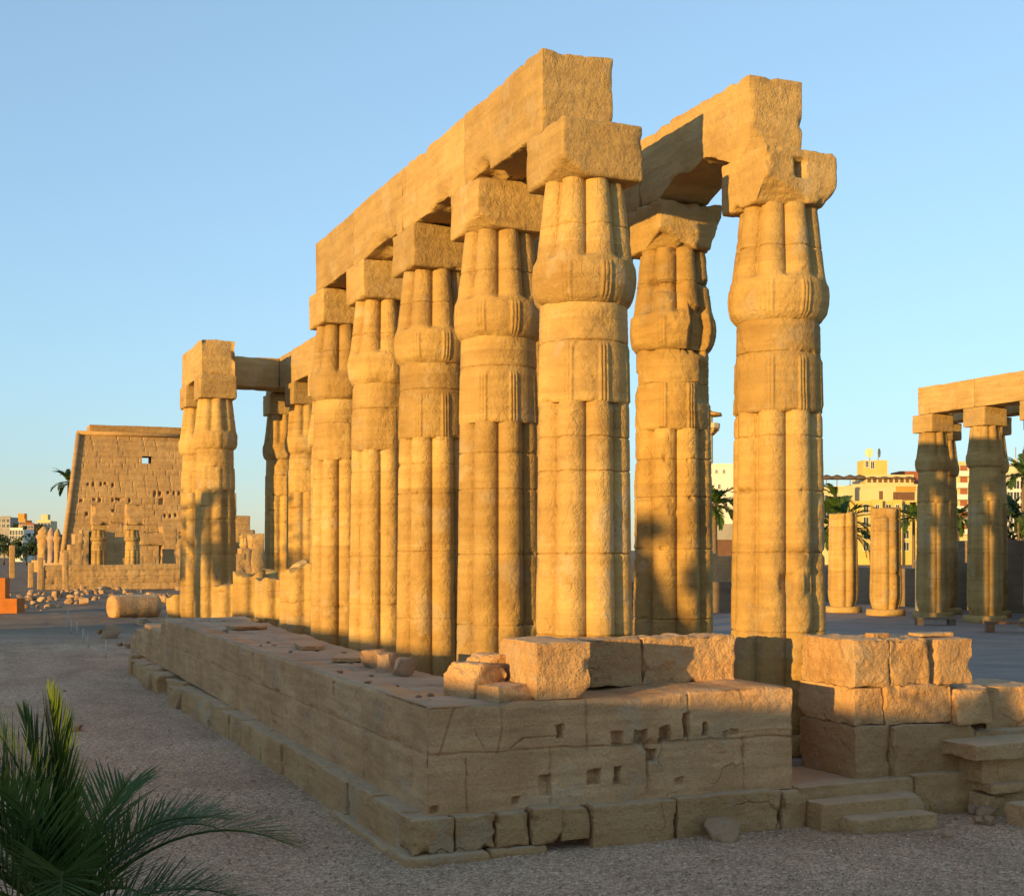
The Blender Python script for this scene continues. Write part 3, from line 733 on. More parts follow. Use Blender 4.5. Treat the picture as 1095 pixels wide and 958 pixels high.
rr = random.Random(44); chips = [rock_mesh('stone_chip', 1650 + k, (1, 0.7, 0.5), 0.2).mesh('stone_chip', M_rock) for k in range(4)]
for k in range(22):
    y = 15.6 + 20 * rr.random() ** 1.4; x = rr.uniform(5.35, 6.45 + 0.03 * (y - 15)); sc_ = rr.uniform(0.05, 0.13)
    if y < 16.7 and x > 5.8: continue
    o = bpy.data.objects.new('stone_chip', chips[k % 4]); COL.objects.link(o); o.location = (x, y, W_TOP + 0.005); o.scale = (sc_, sc_, sc_ * rr.uniform(.5, 1)); o.rotation_euler = (0, 0, rr.uniform(0, 6))
    tag(o, 'small stone chip lying on the paved wall top', 'stone', 'stone chips on the wall top')
# ------------------------------------------------------------------ pier right of the steps and the wall that runs on from it
pier = thing('ruined_pier', 'ruined masonry pier right of the steps, three courses high and sunlit on top', 'wall', (11.5, 15.05, 0))
def PB(mb, lo, hi, seed, **k): rblock(mb, (lo[0] - 11.5, lo[1] - 15.05, lo[2]), (hi[0] - 11.5, hi[1] - 15.05, hi[2]), seed=seed, **k)
mb = MB()
PB(mb, (11.50, 15.05, 1.80), (12.10, 16.35, 2.47), 801, r=0.018, res=0.035, amp=0.03, freq=4, edge=0.05)
PB(mb, (12.105, 15.05, 1.80), (12.86, 16.3, 2.46), 802, r=0.02, res=0.045, amp=0.06, freq=5, edge=0.06, cuts=[((0.9, -0.75, 0.05), 0.62)])
PB(mb, (12.87, 15.08, 1.77), (13.62, 16.2, 2.44), 803, r=0.02, res=0.05, amp=0.025, freq=2.5, edge=0.05, cuts=[((-1, -1.1, 0), 0.58), ((1, 0.1, 0.6), 0.50)])
mb.build('top_course', M_block, pier)
mb = MB()
PB(mb, (11.51, 15.07, 1.27), (12.02, 16.4, 1.80), 804, r=0.018, res=0.035, amp=0.03, edge=0.06)
PB(mb, (12.03, 15.05, 1.25), (13.22, 16.3, 1.79), 805, r=0.02, res=0.045, amp=0.05, edge=0.07)
PB(mb, (13.20, 14.92, 1.20), (13.95, 16.3, 1.74), 807, r=0.03, res=0.045, amp=0.08, edge=0.10, cuts=[((-0.4, -1, 0.9), 0.60), ((0.9, -0.7, 0.2), 0.58)])
PB(mb, (13.92, 15.15, 1.0), (15.2, 16.2, 1.70), 808, r=0.025, res=0.07, amp=0.05, edge=0.08, cuts=[((-0.6, -1, 0.5), 0.66)])
PB(mb, (15.22, 15.15, 1.0), (17.6, 16.2, 1.64), 809, r=0.05, res=0.1, amp=0.04, edge=0.06)
mb.build('middle_course', M_block, pier)
mb = MB()
PB(mb, (11.52, 15.06, 0.42), (12.1, 16.4, 1.26), 811, r=0.018, res=0.035, amp=0.03, edge=0.05)
PB(mb, (12.11, 14.98, 0.42), (13.6, 16.4, 1.24), 812, r=0.02, res=0.05, amp=0.035, edge=0.07, cuts=[((0.8, -0.8, 0.9), 0.95)])
PB(mb, (13.58, 15.0, -0.1), (17.6, 16.2, 1.1), 813, r=0.05, res=0.12, amp=0.04, edge=0.07)
mb.build('bottom_course', M_block, pier)
mb = MB()
PB(mb, (12.35, 14.82, -0.15), (13.62, 16.0, 0.57), 814, r=0.025, res=0.07, amp=0.04, edge=0.08)
mb.build('footing', M_block, pier)
ledge = thing('stone_ledge', 'low stone ledge of flat slabs over a weathered recess at the right edge', 'ledge', (13.3, 14.3, 0))
mb = MB(); rblock(mb, (-0.35, -0.02, 0.80), (3.9, 0.75, 1.02), 0.02, 0.05, 0.03, 2.0, 821, [((-1, -0.9, 0.2), 2.0)], edge=0.06); mb.build('top_slab', M_block, ledge)
mb = MB(); rblock(mb, (-0.02, 0.22, 0.42), (3.9, 0.75, 0.80), 0.03, 0.08, 0.03, 2.0, 822, edge=0.04); rblock(mb, (0.03, 0.06, 0.30), (3.9, 0.75, 0.44), 0.03, 0.08, 0.03, 2.0, 823, edge=0.05)
rblock(mb, (0.0, 0.16, -0.15), (3.9, 0.75, 0.29), 0.02, 0.08, 0.05, 2.0, 824); mb.build('recess_wall', M_block, ledge)
block('squared low block at the right edge below the ledge', (13.25, 13.45, -0.1), (14.3, 14.1, 0.27), 825, amp=0.02, edge=0.05)
for k, (px, py, sx, sy, lb) in enumerate(((929, 679, 0.32, 0.2, 'small loose brick lying on top of the pier'), (988, 681, 0.6, 0.3, 'flat thin stone lying on the pier near its right end'))):
    block(lb, (12.05 + k * 0.85, 15.35, 2.455), (12.05 + k * 0.85 + sx, 15.35 + sy, 2.53 - 0.02 * k), 830 + k, amp=0.01, edge=0.02, name='loose_stone', r=0.015, cat='stone')
# steps
st = thing('stone_steps', 'worn stone steps rising between the front wall and the pier', 'steps', (10.6, 14.4, 0))
for k, (lo, hi) in enumerate((((10.80, 14.12, -0.1), (12.15, 14.75, 0.19)), ((10.52, 14.46, -0.1), (12.22, 15.1, 0.36)), ((10.44, 14.84, -0.1), (12.34, 16.4, 0.53)))):
    mb = rblock(MB(), (lo[0] - 10.6, lo[1] - 14.4, lo[2]), (hi[0] - 10.6, hi[1] - 14.4, hi[2]), 0.022, 0.04, 0.02, 2.5, 841 + k, [((-1, -1, 0), 0.86 - 0.0 * k)] if k == 0 else (), edge=0.05)
    mb.build('step', M_block, st)

# ------------------------------------------------------------------ loose rocks
def rock(label, px, py, s, seed, z=0.0, group='loose rocks on the gravel', res=0.08, squash=0.7, mat=None):
    p = at_z(px, py, z); o = rock_mesh('rock', seed, (s, s * 0.75, s * squash), 0.5 * res * s / 0.6).build('rock', mat or M_rock)
    o.location = (p.x, p.y, z - 0.05 * s); o.rotation_euler = (0, 0, seed * 1.7); return tag(o, label, 'rock', group)
rock('angular brown rock on the gravel in front of the wall', 772, 899, 0.50, 851)
rock('fist sized reddish stone lying on the gravel below the ledge', 1011, 894, 0.14, 852)
rock('flat stone alone on the gravel behind the palm tip', 78, 781, 0.5, 853, squash=0.35)
for k, (px, py, s) in enumerate(((1040, 868, .22), (1052, 872, .30), (1062, 868, .18), (1046, 880, .16), (1030, 866, .16), (1058, 880, .2), (1024, 876, .12))):
    rock('small rubble stone heaped beside the low block below the ledge', px, py, s, 860 + k, group='rubble heap below the ledge')
fr_ = [(118, 682, .95, 'big squared block beyond the far end of the wall'), (107, 678, .6, 'rough stone left of the big squared block'), (146, 700, .5, 'round stone at the far foot of the wall'),
       (152, 668, 1.0, 'long flat block behind the far end of the wall'), (185, 663, 0.9, 'flat block under the pale stub at the far end'), (138, 692, .4, 'small stone beside the far end of the wall'), (128, 690, .35, 'rounded stone near the last white stake')]
for k, (px, py, s, lb) in enumerate(fr_): rock(lb, px, py, s, 880 + k, z=0.0 if k != 4 else 0.55, group='blocks at the far end of the wall', squash=0.75 if k in (0, 2) else 0.45)
tf = MB(); rg_ = np.random.default_rng(8); tv = []; tq = []
for k in range(150):
    b0 = np.array([rg_.normal(0, .13), rg_.normal(0, .06), 0.0]); d_ = np.array([rg_.normal(0, .35), rg_.normal(0, .35), 1.0]); d_ /= np.linalg.norm(d_); h_ = rg_.uniform(.10, .30); sd_ = np.cross(d_, rg_.normal(0, 1, 3)); sd_ /= np.linalg.norm(sd_); i_ = len(tv)
    m_ = b0 + d_ * h_ * .6; e_ = b0 + d_ * h_ + np.array([d_[0], d_[1], -.25]) * h_ * .4
    tv += [b0 - sd_ * .005, b0 + sd_ * .005, m_ - sd_ * .004, m_ + sd_ * .004, e_ - sd_ * .001, e_ + sd_ * .001]; tq += [(i_, i_ + 1, i_ + 3, i_ + 2), (i_ + 2, i_ + 3, i_ + 5, i_ + 4)]
p = at_z(757, 893, 0); o = tf.add(np.array(tv), tq).build('dry_grass_tuft', plain('dry_grass', (0.42, 0.30, 0.13), 0.8, 0.25, 8)); o.location = (p.x, p.y, 0); tag(o, 'dry yellow grass tuft growing beside the angular brown rock', 'grass tuft')
# fallen drum
p = at_z(120, 661, 0); dr = MB(); n = 56; th = np.linspace(0, 2 * math.pi, n, endpoint=False)
rows = []
for x_, k in ((0, 0.02), (0, 0.6), (0.02, 0.9), (0.12, 0.99)) + tuple((q, 1.0) for q in np.linspace(0.3, 2.6, 16)) + ((2.7, 0.98), (2.74, 0.6), (2.74, 0.02)):
    rows.append(np.stack([np.full(n, x_), np.cos(th) * 0.66 * k, np.sin(th) * 0.66 * k + 0.64], -1))
G = np.array(rows); Q = G.reshape(-1, 3); Q = Q + 0.05 * np.stack([fbm(Q * 1.8, 901 + i, 4) for i in range(3)], -1)
o = dr.grid(Q.reshape(G.shape), wrap=True).build('fallen_drum', M_block); o.location = (p.x - 0.1, p.y - 0.2, -0.03); o.rotation_euler = (0, 0, 0.38); tag(o, 'big fallen column drum lying on its side beyond the wall', 'drum')

# ------------------------------------------------------------------ scattered gravel and pebbles
def pebbles():
    rg = np.random.default_rng(3); mb = MB()
    base = np.array([(1, 0, 0), (0, 1, 0), (-1, 0, 0), (0, -1, 0), (0, 0, 0.75), (0, 0, -0.5)], float)
    tri = np.array([(0, 1, 4), (1, 2, 4), (2, 3, 4), (3, 0, 4), (1, 0, 5), (2, 1, 5), (3, 2, 5), (0, 3, 5)])
    n = 85000
    px = rg.uniform(-20, 1115, n); py = 640 + 330 * rg.uniform(0.12, 1, n) ** 0.8
    u = (px - CX) / F_PX; t = CAM_H / ((py - HY) / F_PX)
    X = (u * cT + sT) * t; Y = (-u * sT + cT) * t
    keep = ~((X > PX - 0.05) & (Y > PY - 0.05) & (X < 10.9)) & ~((X > 10.4) & (Y > 13.9) & (X < 12.4)) & ~((X > 12.3) & (Y > 14.2)) & (Y < 60)
    X, Y = X[keep], Y[keep]; m = len(X)
    s = np.minimum(rg.lognormal(-4.55, 0.36, m), 0.024)
    big = rg.random(m) < 0.0015; s[big] = rg.uniform(0.025, 0.05, big.sum())
    a = rg.uniform(0, 6.28, m); sc = rg.uniform(0.6, 1.3, (m, 3)) * s[:, None]
    V = base[None] * sc[:, None] * rg.uniform(0.75, 1.25, (m, 6, 1))
    ca, sa = np.cos(a)[:, None], np.sin(a)[:, None]
    V = np.stack([V[..., 0] * ca - V[..., 1] * sa, V[..., 0] * sa + V[..., 1] * ca, V[..., 2]], -1)
    P = np.stack([X, Y, 0 * X], -1)
    zz = np.minimum(0.05 * fbm(P * 0.5, 3, 4) + 0.018 * fbm(P * 3.0, 9, 3), 0.35)
    V += np.stack([X, Y, zz + 0.2 * s], -1)[:, None]
    F = (tri[None] + (np.arange(m) * 6)[:, None, None]).reshape(-1, 3)
    mb.add(V.reshape(-1, 3), F)
    m_, N, L, b = new_mat('pebble_stone'); g = N.new('ShaderNodeNewGeometry')
    L.new(ramp(N, L, g.outputs['Random Per Island'], [(0.0, (0.25, 0.145, 0.08)), (0.55, (0.52, 0.33, 0.20)), (1.0, (0.68, 0.49, 0.34))]), b.inputs['Base Color'])
    o = mb.build('gravel', m_, smooth=False); struct(o, 'stuff'); tag(o, 'grey brown gravel strewn over the ground', 'gravel')
pebbles()

# ------------------------------------------------------------------ opposite colonnade, across the court
OX, OX2 = 41.0, 44.4
GO = 'columns of the opposite colonnade'
olab = {47.98: 'shaded column at the left end of the opposite colonnade, front line', 44.68: 'shaded column second from left in the opposite colonnade, front line',
        41.37: 'column third from left in the opposite colonnade, at the right edge'}
for y in (47.98, 44.68, 41.37):
    dup(far_col, (OX, y, 0.6), 0, olab[y], GO)
    dup(far_col, (OX2, y + 3.3, 0.6), 0, olab[y].replace('front line', 'back line').replace('at the right edge', 'back line by the right edge'), GO)
beam('sunlit end beam of the opposite colonnade with a curved broken end', (OX - 0.55, 44.75, AZ0), (OX + 0.55, 48.35, AZ1), 461, res=0.15, cuts=[((0, 1, -0.55), 1.85)])
beam('sunlit second beam of the opposite colonnade, at the right edge', (OX - 0.55, 38.5, AZ0), (OX + 0.55, 44.73, AZ1), 462, res=0.2)
beam('shaded back beam of the opposite colonnade', (OX2 - 0.55, 40.5, AZ0), (OX2 + 0.55, 51.6, AZ1 - 0.3), 463, res=0.25)
def ostump(label, x, y, h, seed, chips):
    t = thing('broken_column', label, 'column', (x, y, 0.6), 0, 'broken columns across the court')
    plinth_mb(seed).build('plinth', M_col, t)
    column_part('shaft', 88, 0.07, seed, 1.3, top=h, jag=0.12, chips=chips).build('shaft', M_col, t)
ostump('broken column of the far court with a notched shoulder, right of two', OX, 51.3, 5.15, 471, [(-2.6, 5.0, 0.7, 0.35, 0.25)])
ostump('broken column of the far court with a sloped top, beside the big near column', OX, 54.6, 4.95, 472, [(-2.9, 4.9, 0.6, 0.2, 0.2)])
# enclosure wall in shade behind it, grey box, benches
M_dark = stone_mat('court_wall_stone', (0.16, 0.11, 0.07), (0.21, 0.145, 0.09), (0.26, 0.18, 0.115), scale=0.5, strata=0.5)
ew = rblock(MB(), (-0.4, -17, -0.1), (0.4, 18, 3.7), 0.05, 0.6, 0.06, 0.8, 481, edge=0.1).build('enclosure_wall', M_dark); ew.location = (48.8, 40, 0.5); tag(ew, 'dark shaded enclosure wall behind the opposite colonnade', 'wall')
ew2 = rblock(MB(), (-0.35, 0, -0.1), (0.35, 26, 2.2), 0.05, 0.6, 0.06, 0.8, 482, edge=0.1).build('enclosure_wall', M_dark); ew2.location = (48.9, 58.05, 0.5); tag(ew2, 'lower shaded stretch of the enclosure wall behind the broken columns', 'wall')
ub = MB().box((-0.9, -0.5, 0), (0.9, 0.5, 2.5)); ub.box((-0.95, -0.55, 2.5), (0.95, 0.55, 2.58)); o = ub.build('utility_cabinet', plain('cabinet_grey', (0.32, 0.29, 0.25)), smooth=False)
o.location = (46.4, 54.2, 0.6); o.rotation_euler = (0, 0, -0.6); tag(o, 'pale grey utility cabinet behind the notched broken column', 'cabinet')
M_wood = plain('bench_wood', (0.22, 0.10, 0.045), 0.6, 0.3, 6)
def bench(label, px, py, ln, mat, rz, h=0.42):
    p = at_z(px, py, 0.6); t = thing('low_bench', label, 'bench', (p.x, p.y, 0.6), rz)
    MB().box((0, -0.25, h - 0.09), (ln, 0.25, h)).build('seat', mat, t, smooth=False)
    for x_ in (0.0, ln - 0.3): MB().box((x_ + 0.01, -0.22, 0), (x_ + 0.29, 0.22, h - 0.088)).build('leg', mat, t, smooth=False)
bench('brown wooden bench on the court paving at the right edge', 1054, 676, 2.4, M_wood, -0.55)
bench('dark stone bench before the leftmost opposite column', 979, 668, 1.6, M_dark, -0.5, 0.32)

# ------------------------------------------------------------------ far court: low wall, posts, rubble, pylon
lw = MB(); us = np.linspace(0, 34, 240); vv = np.linspace(0, 2.35, 40)
sg = [((0, z), (34, z)) for z in (0.6, 1.2, 1.75)]; rr = random.Random(4)
for r_ in range(4):
    x = rr.uniform(0, 1)
    while x < 34: sg.append(((x, r_ * 0.6), (x, min(2.35, r_ * 0.6 + 0.58)))); x += rr.uniform(1.0, 2.2)
G = relief(us, vv, lambda u, v: relief_disp(u, v, [(a, b_, 0.05) for a, b_ in sg], [], 901, 0.06, 0.10), (0, 0, 0), (1, 0, 0), (0, -1, 0), lambda u: 2.35 + 0.15 * vnoise(np.stack([u * 0.5, u * 0, u * 0], -1), 3), back=1.2)
lw.grid(G); lw.box((0, 0.3, 0), (34, 1.2, 2.1)); o = lw.build('low_stone_wall', M_far); p = at_z(47, 631, 0); o.location = (p.x, p.y, 0); tag(o, 'low sunlit wall of squared stone in front of the pylon', 'wall')
for k, (px, yt, yb, lb) in enumerate(((13, 583, 618, 'stone post standing farthest left among the rubble'), (33, 601, 628, 'shortest stone post, left of the tall pair'), (43, 596, 631, 'stone post at the left end of the low wall'), (70, 590, 633, 'tallest stone post standing in front of the low wall'))):
    p = at_z(px, yb, 0); d = (p.x * sT + p.y * cT); h = (yb - yt) / F_PX * d; r = 2.9 / F_PX * d
    mb = rblock(MB(), (-r, -r, -0.1), (r, r, h), 0.08, 0.4, 0.04, 1.0, 910 + k, edge=0.08); o = mb.build('stone_post', M_far); o.location = (p.x, p.y, 0); tag(o, lb, 'post', 'stone posts by the low wall')
rubs = [rock_mesh('rubble', 920 + k, (1, 0.8, 0.75), 0.2).mesh('rubble', M_rock) for k in range(6)]
rr = random.Random(7)
for k in range(110):
    px = rr.uniform(-5, 215); py = rr.choice([rr.uniform(634, 646), rr.uniform(638, 654)]) - (4 if px > 70 else 0)
    if px > 75 and py > 645: py = rr.uniform(634, 644)
    p = at_z(px, py, 0); o = bpy.data.objects.new('rubble_stone', rubs[k % 6]); COL.objects.link(o)
    s = rr.uniform(0.25, 0.85) * (0.8 if py > 645 else 1); o.location = (p.x, p.y, -0.05); o.scale = (s * rr.uniform(.8, 1.3), s, s * rr.uniform(.7, 1.1)); o.rotation_euler = (0, 0, rr.uniform(0, 6))
    tag(o, 'pale rubble stone strewn before the low wall and the posts', 'stone', 'rubble before the low wall')
# orange barrier
M_or = plain('barrier_orange', (0.42, 0.12, 0.012), 0.6, 0.15, 2)
p = at_z(18, 658, 0); d = p.x * sT + p.y * cT
bt = thing('road_barrier', 'orange plastic road barrier at the left edge of the picture', 'barrier', (p.x, p.y, 0), -TH)
k = d / F_PX
MB().box((-40 * k, 0, 0), (0, 1.2, 18 * k)).build('base', M_or, bt, smooth=False)
MB().box((-40 * k, 0.2, 18 * k + 0.004), (-14 * k, 0.9, 40 * k)).build('upper_part', M_or, bt, smooth=False)
# white stakes
M_wh = plain('stake_white', (0.50, 0.45, 0.38), 0.7)
for k, (px, yt, yb, lb) in enumerate(((73, 652, 672, 'farthest white stake'), (76, 662, 678, 'second farthest white stake'), (82, 665, 680, 'third white stake of the line'), (89, 672, 687, 'fourth white stake of the line'), (94, 677, 692, 'fifth white stake of the line'), (113, 684, 703, 'nearest white stake, by the wall end'))):
    p = at_z(px, yb, 0); d = p.x * sT + p.y * cT
    mb = MB().tube([(0, 0, -0.1), (0.01 * (k % 3), 0, (yb - yt) / F_PX * d)], [0.026, 0.02], 8); o = mb.build('stake', M_wh); o.location = (p.x, p.y, 0); tag(o, lb + ' beside the path along the wall', 'stake', 'white stakes along the path')

# pylon: battered tower with a relief facade, real opening, torus rolls and cornice
PYY = 209.0
py_t = thing('temple_pylon', 'massive battered temple pylon tower of sunlit masonry with a window hole', 'tower', (14.3, PYY, 0))
PW, PH, BAT = 25.0, 21.6, 2.75
us = np.linspace(0, 1, 260); vv = np.linspace(0, 1, 170)
U, V = np.meshgrid(us, vv)
hw = at_y(158.3, 492, PYY); hx, hz = hw.x - 14.3, hw.z
Xl = BAT * V; Xr = PW - BAT * V
X_ = Xl + (Xr - Xl) * U; Z_ = PH * V
u1, v1 = X_.ravel(), Z_.ravel(); Pq = np.stack([u1, v1, 0 * u1], -1)
dsp = 0.05 * fbm(Pq * 0.6, 931, 4)
rows_n = 24; rh = PH / rows_n
fz = np.abs((v1 / rh + 0.5) % 1 - 0.5) * rh; row = np.floor(v1 / rh).astype(np.int64)
dsp -= 0.09 * np.exp(-(fz / 0.07) ** 2) * (0.4 + 0.6 * (fbm(Pq * 0.5, 935, 3) > -0.15))
off = _hash(row, row * 0 + 3, row * 0, 6) * 2
cw = 1.9; fx = np.abs(((u1 + off * 2) / cw + 0.5) % 1 - 0.5) * cw
dsp -= 0.09 * np.exp(-(fx / 0.07) ** 2) * (fbm(Pq * 0.7 + 4, 936, 2) > -0.1)
for zc, x0, x1, sp, dens in ((12.6, 14, 29, 0.9, 0.95), (12.2, 14, 29, 0.9, 0.6), (9.1, 3, 29, 0.95, 0.85), (11.3, 3, 12, 0.9, 0.5), (9.8, 2.5, 9, 0.9, 0.5), (5.6, 16, 28, 0.6, 0.9), (5.0, 18, 28, 0.7, 0.6), (13.8, 4, 8, 0.9, .5)):
    x = x0
    while x < x1:
        if rr.random() < dens:
            cx, cz, w_, h_ = x + rr.uniform(-.2, .2), zc + rr.uniform(-.12, .12), rr.uniform(.12, .22), rr.uniform(.14, .26)
            dsp -= 0.5 * np.clip(1.5 - np.maximum(np.abs(u1 - cx) / w_, np.abs(v1 - cz) / h_), 0, 1)
        x += sp
for cx, cz, w_, h_ in ((14.9, 11.2, .32, .4), (21.5, 10.6, .35, .7), (6.2, 5.2, 1.2, .25), (4.4, 4.8, .5, .4), (4.0, 5.8, .6, .3), (8.6, 11.6, .6, .12), (18, 6.2, 5, .25)):
    q = np.maximum(np.abs(u1 - cx) / w_, np.abs(v1 - cz) / h_) + 0.3 * fbm(Pq * 2, 940, 2); dsp -= 0.45 * np.clip((1.2 - q) * 3, 0, 1)
dsp -= 0.7 * np.clip(fbm(Pq * 0.35, 939, 4) - 0.25, 0, 1) * (v1 < 8)
inner = lambda z: 2.0 * z / PH                                     # the face leans back
G = np.stack([X_, (inner(Z_.ravel()) - dsp).reshape(U.shape), Z_], -1)
i0, i1 = np.searchsorted(us, (hx - BAT * hz / PH - 0.75) / (PW - 2 * BAT * hz / PH)), np.searchsorted(us, (hx - BAT * hz / PH + 0.75) / (PW - 2 * BAT * hz / PH))
k0, k1 = np.searchsorted(vv, (hz - 0.55) / PH), np.searchsorted(vv, (hz + 0.65) / PH)
idx = np.arange(U.size).reshape(U.shape)
Q = np.stack([idx[:-1, :-1], idx[:-1, 1:], idx[1:, 1:], idx[1:, :-1]], -1)
msk = np.ones(Q.shape[:2], bool); msk[k0:k1, i0:i1] = False
mb = MB(); mb.add(G.reshape(-1, 3), Q[msk])
x0, x1, z0, z1 = X_[k0, i0], X_[k0, i1], Z_[k0, 0], Z_[k1, 0]; yf = inner(z0) + 0.05; yb_ = 7.5 - inner(z0)
mb.add([(x0, yf, z0), (x1, yf, z0), (x1, yf, z1), (x0, yf, z1), (x0, yb_, z0), (x1, yb_, z0), (x1, yb_, z1), (x0, yb_, z1)], [(0, 1, 5, 4), (1, 2, 6, 5), (2, 3, 7, 6), (3, 0, 4, 7)])
def bk(x, z): return (x, 7.5 - inner(z), z)
bl, br, tl, tr = (0, 0), (PW, 0), (BAT, PH), (PW - BAT, PH)
bx0 = lambda z: BAT * z / PH
bx1 = lambda z: PW - BAT * z / PH
bv = [bk(bx0(0), 0), bk(bx1(0), 0), bk(bx1(z0), z0), bk(bx0(z0), z0), bk(bx0(z1), z1), bk(bx1(z1), z1), bk(bx1(PH), PH), bk(bx0(PH), PH), bk(x0, z0), bk(x1, z0), bk(x1, z1), bk(x0, z1)]
mb.add(bv, [(0, 3, 2, 1), (4, 7, 6, 5), (3, 4, 11, 8), (9, 10, 5, 2)])
mb.add([(0, 0, 0), (0, 7.5, 0), (BAT, 5.5, PH), (BAT, 2, PH), (PW, 0, 0), (PW, 7.5, 0), (PW - BAT, 5.5, PH), (PW - BAT, 2, PH)], [(0, 3, 2, 1), (4, 5, 6, 7), (3, 7, 6, 2)])
mb.build('tower_body', M_far, py_t, smooth=True)
mb = MB().tube([(-0.02, -0.1, 0), (BAT - 0.02, 1.9, PH)], 0.38, 12); mb.tube([(PW, -0.1, 0), (PW - BAT, 1.9, PH)], 0.38, 12); mb.tube([(BAT - 0.3, 1.85, PH), (PW - BAT + 0.3, 1.85, PH)], 0.33, 12); mb.build('torus_moulding', M_far, py_t)
mb = MB(); rblock(mb, (BAT + 1.5, 1.6, PH + 0.25), (PW - BAT - 1.5, 5.8, PH + 1.25), 0.1, 1.0, 0.08, 0.4, 951, edge=0.15, fn=lambda P, n_: P + np.stack([0 * P[:, 0], -0.5 * np.clip((P[:, 2] - PH - 0.3), 0, 1) ** 2 * (P[:, 1] < 3), 0 * P[:, 0]], -1)); mb.build('cornice', M_far, py_t)

# ruins before the pylon
GP = 'columns before the pylon'
for px, lb in ((105.5, 'weathered bud column with a cube of stone on top, left of two before the pylon'), (141.5, 'weathered bud column with a cube of stone on top, right of two before the pylon')):
    p = at_depth(px, 588, 146.0)
    t = dup(far_col, (p.x, p.y, 0.0), 0, lb, GP, scale=(1.12, 1.12, 0.70))
    b_ = at_depth(px + 2.5, 588, 146.0)
    beam(lb.replace('weathered bud column with a cube of stone on top', 'cube of stone on the weathered bud column'), (b_.x - 1.0, b_.y - 0.9, 6.5), (b_.x + 1.0, b_.y + 1.6, 8.75), 960 + int(px), amp=0.1, res=0.4, edge=0.2, group='cubes of stone before the pylon', name='stone_cube', mat=M_far)
def ruin(label, boxes, d, seed, name='ruined_wall', amp=0.1):
    p0 = at_depth((boxes[0][0] + boxes[0][2]) / 2, 588, d); mb = MB()
    for k, (xa, ya, xb, yb, th_) in enumerate(boxes):
        a = at_depth(xa, yb, d); b_ = at_depth(xb, ya, d); X0, X1 = a.x - p0.x, a.x - p0.x + (b_ - at_depth(xa, ya, d)).length
        rblock(mb, (X0, 0, max(-0.2, a.z)), (X1 - 0.03, th_, b_.z), 0.08, 0.5, amp, 0.9, seed + k, edge=0.25)
    o = mb.build(name, M_far); o.location = (p0.x, p0.y, 0); tag(o, label, 'ruin'); return o
ruin('stepped ruin of big blocks at the left foot of the pylon', [(66, 588, 76, 640, 4), (74, 582, 84, 640, 4), (80, 570, 89, 640, 5), (88, 566, 96, 640, 5)], 168, 971)
ruin('lintel beam between the two bud columns before the pylon', [(116, 547, 138, 559, 2)], 152, 975)
ruin('dark low building of old blocks behind the bud columns', [(96, 568, 122, 640, 3), (122, 574, 150, 640, 3), (150, 569, 178, 583, 5), (178, 562, 193, 640, 4), (193, 575, 240, 640, 4)], 172, 981)
ruin('broken column base standing on the low wall before the pylon', [(173, 587, 187, 640, 1.6)], 150, 988)
ruin('second pylon stub seen through the far sky gap', [(246, 527, 253, 640, 6), (251, 551, 268, 640, 6), (266, 566, 275, 640, 5)], 190, 991)
ruin('pale shattered masonry below the second pylon stub', [(250, 592, 262, 640, 2), (258, 586, 272, 640, 2), (270, 570, 284, 640, 2)], 120, 995)
for k, px in enumerate((251, 256, 262, 268, 273, 278)):
    p = at_depth(px, 588, 84); o = bpy.data.objects.new('rubble_stone', rubs[k % 6]); COL.objects.link(o)
    o.location = (p.x, p.y, 0.5); o.scale = (0.9, 0.8, 1.3 + 0.5 * (k % 2)); o.rotation_euler = (0, 0, k); tag(o, 'rubble stone heaped in the far sky gap behind the stumps', 'stone', 'rubble in the far sky gap')
o = dup(far_col, (at_depth(262, 588, 165).x, at_depth(262, 588, 165).y, 0), 0, 'short far column before the second pylon stub', GP, scale=(0.9, 0.9, 0.62))

# colossal statues left of the pylon: one continuous body each
def statue(label, px, ytop, ybot, d, w, seed, mat):
    p = at_depth(px, 588, d); h = (ybot - ytop) / F_PX * d; zb = CAM_H - (ybot - HY) / F_PX * d; w = w / F_PX * d
    keys = [(0, .42, .44), (.1, .38, .40), (.3, .36, .38), (.45, .42, .38), (.55, .40, .36), (.64, .50, .40), (.70, .56, .40), (.745, .50, .36), (.775, .36, .34), (.80, .38, .36), (.85, .40, .38), (.885, .34, .32), (.92, .26, .26), (.97, .17, .17), (1.0, .02, .02)]
    zs = np.linspace(0, 1, 60); th = np.linspace(0, 2 * math.pi, 32, endpoint=False)
    ra = np.interp(zs, [k_[0] for k_ in keys], [k_[1] for k_ in keys]) * w; rb = np.interp(zs, [k_[0] for k_ in keys], [k_[2] for k_ in keys]) * w
    G = np.array([np.stack([np.cos(th) * ra[i], np.sin(th) * rb[i] - 0.18 * w * (zs[i] < .32) * np.abs(np.cos(th)) * (np.cos(th) > 0), np.full(32, zs[i] * h)], -1) for i in range(60)])
    Q = G.reshape(-1, 3); Q = Q + 0.05 * w * np.stack([fbm(Q * 1.2, seed + i, 3) for i in range(3)], -1)
    t = thing('colossal_statue', label, 'statue', (p.x, p.y, zb), -0.7, 'colossal statues beside the pylon')
    MB().grid(Q.reshape(G.shape), wrap=True).build('figure', mat, t)
    rblock(MB(), (-.55 * w, -.6 * w, -zb - 0.3), (.55 * w, .6 * w, 0.02), 0.05, 0.8, 0.03, 1.0, seed).build('pedestal', mat, t)
M_gran = plain('statue_granite', (0.38, 0.25, 0.18), 0.8, 0.2, 0.8, 0.05)
statue('large pale standing colossus, leftmost of three beside the pylon', 47, 563, 599, 226, 16, 1001, M_far)
statue('pinkish standing colossus in the middle of the three beside the pylon', 55, 564, 602, 222, 10, 1002, M_gran)
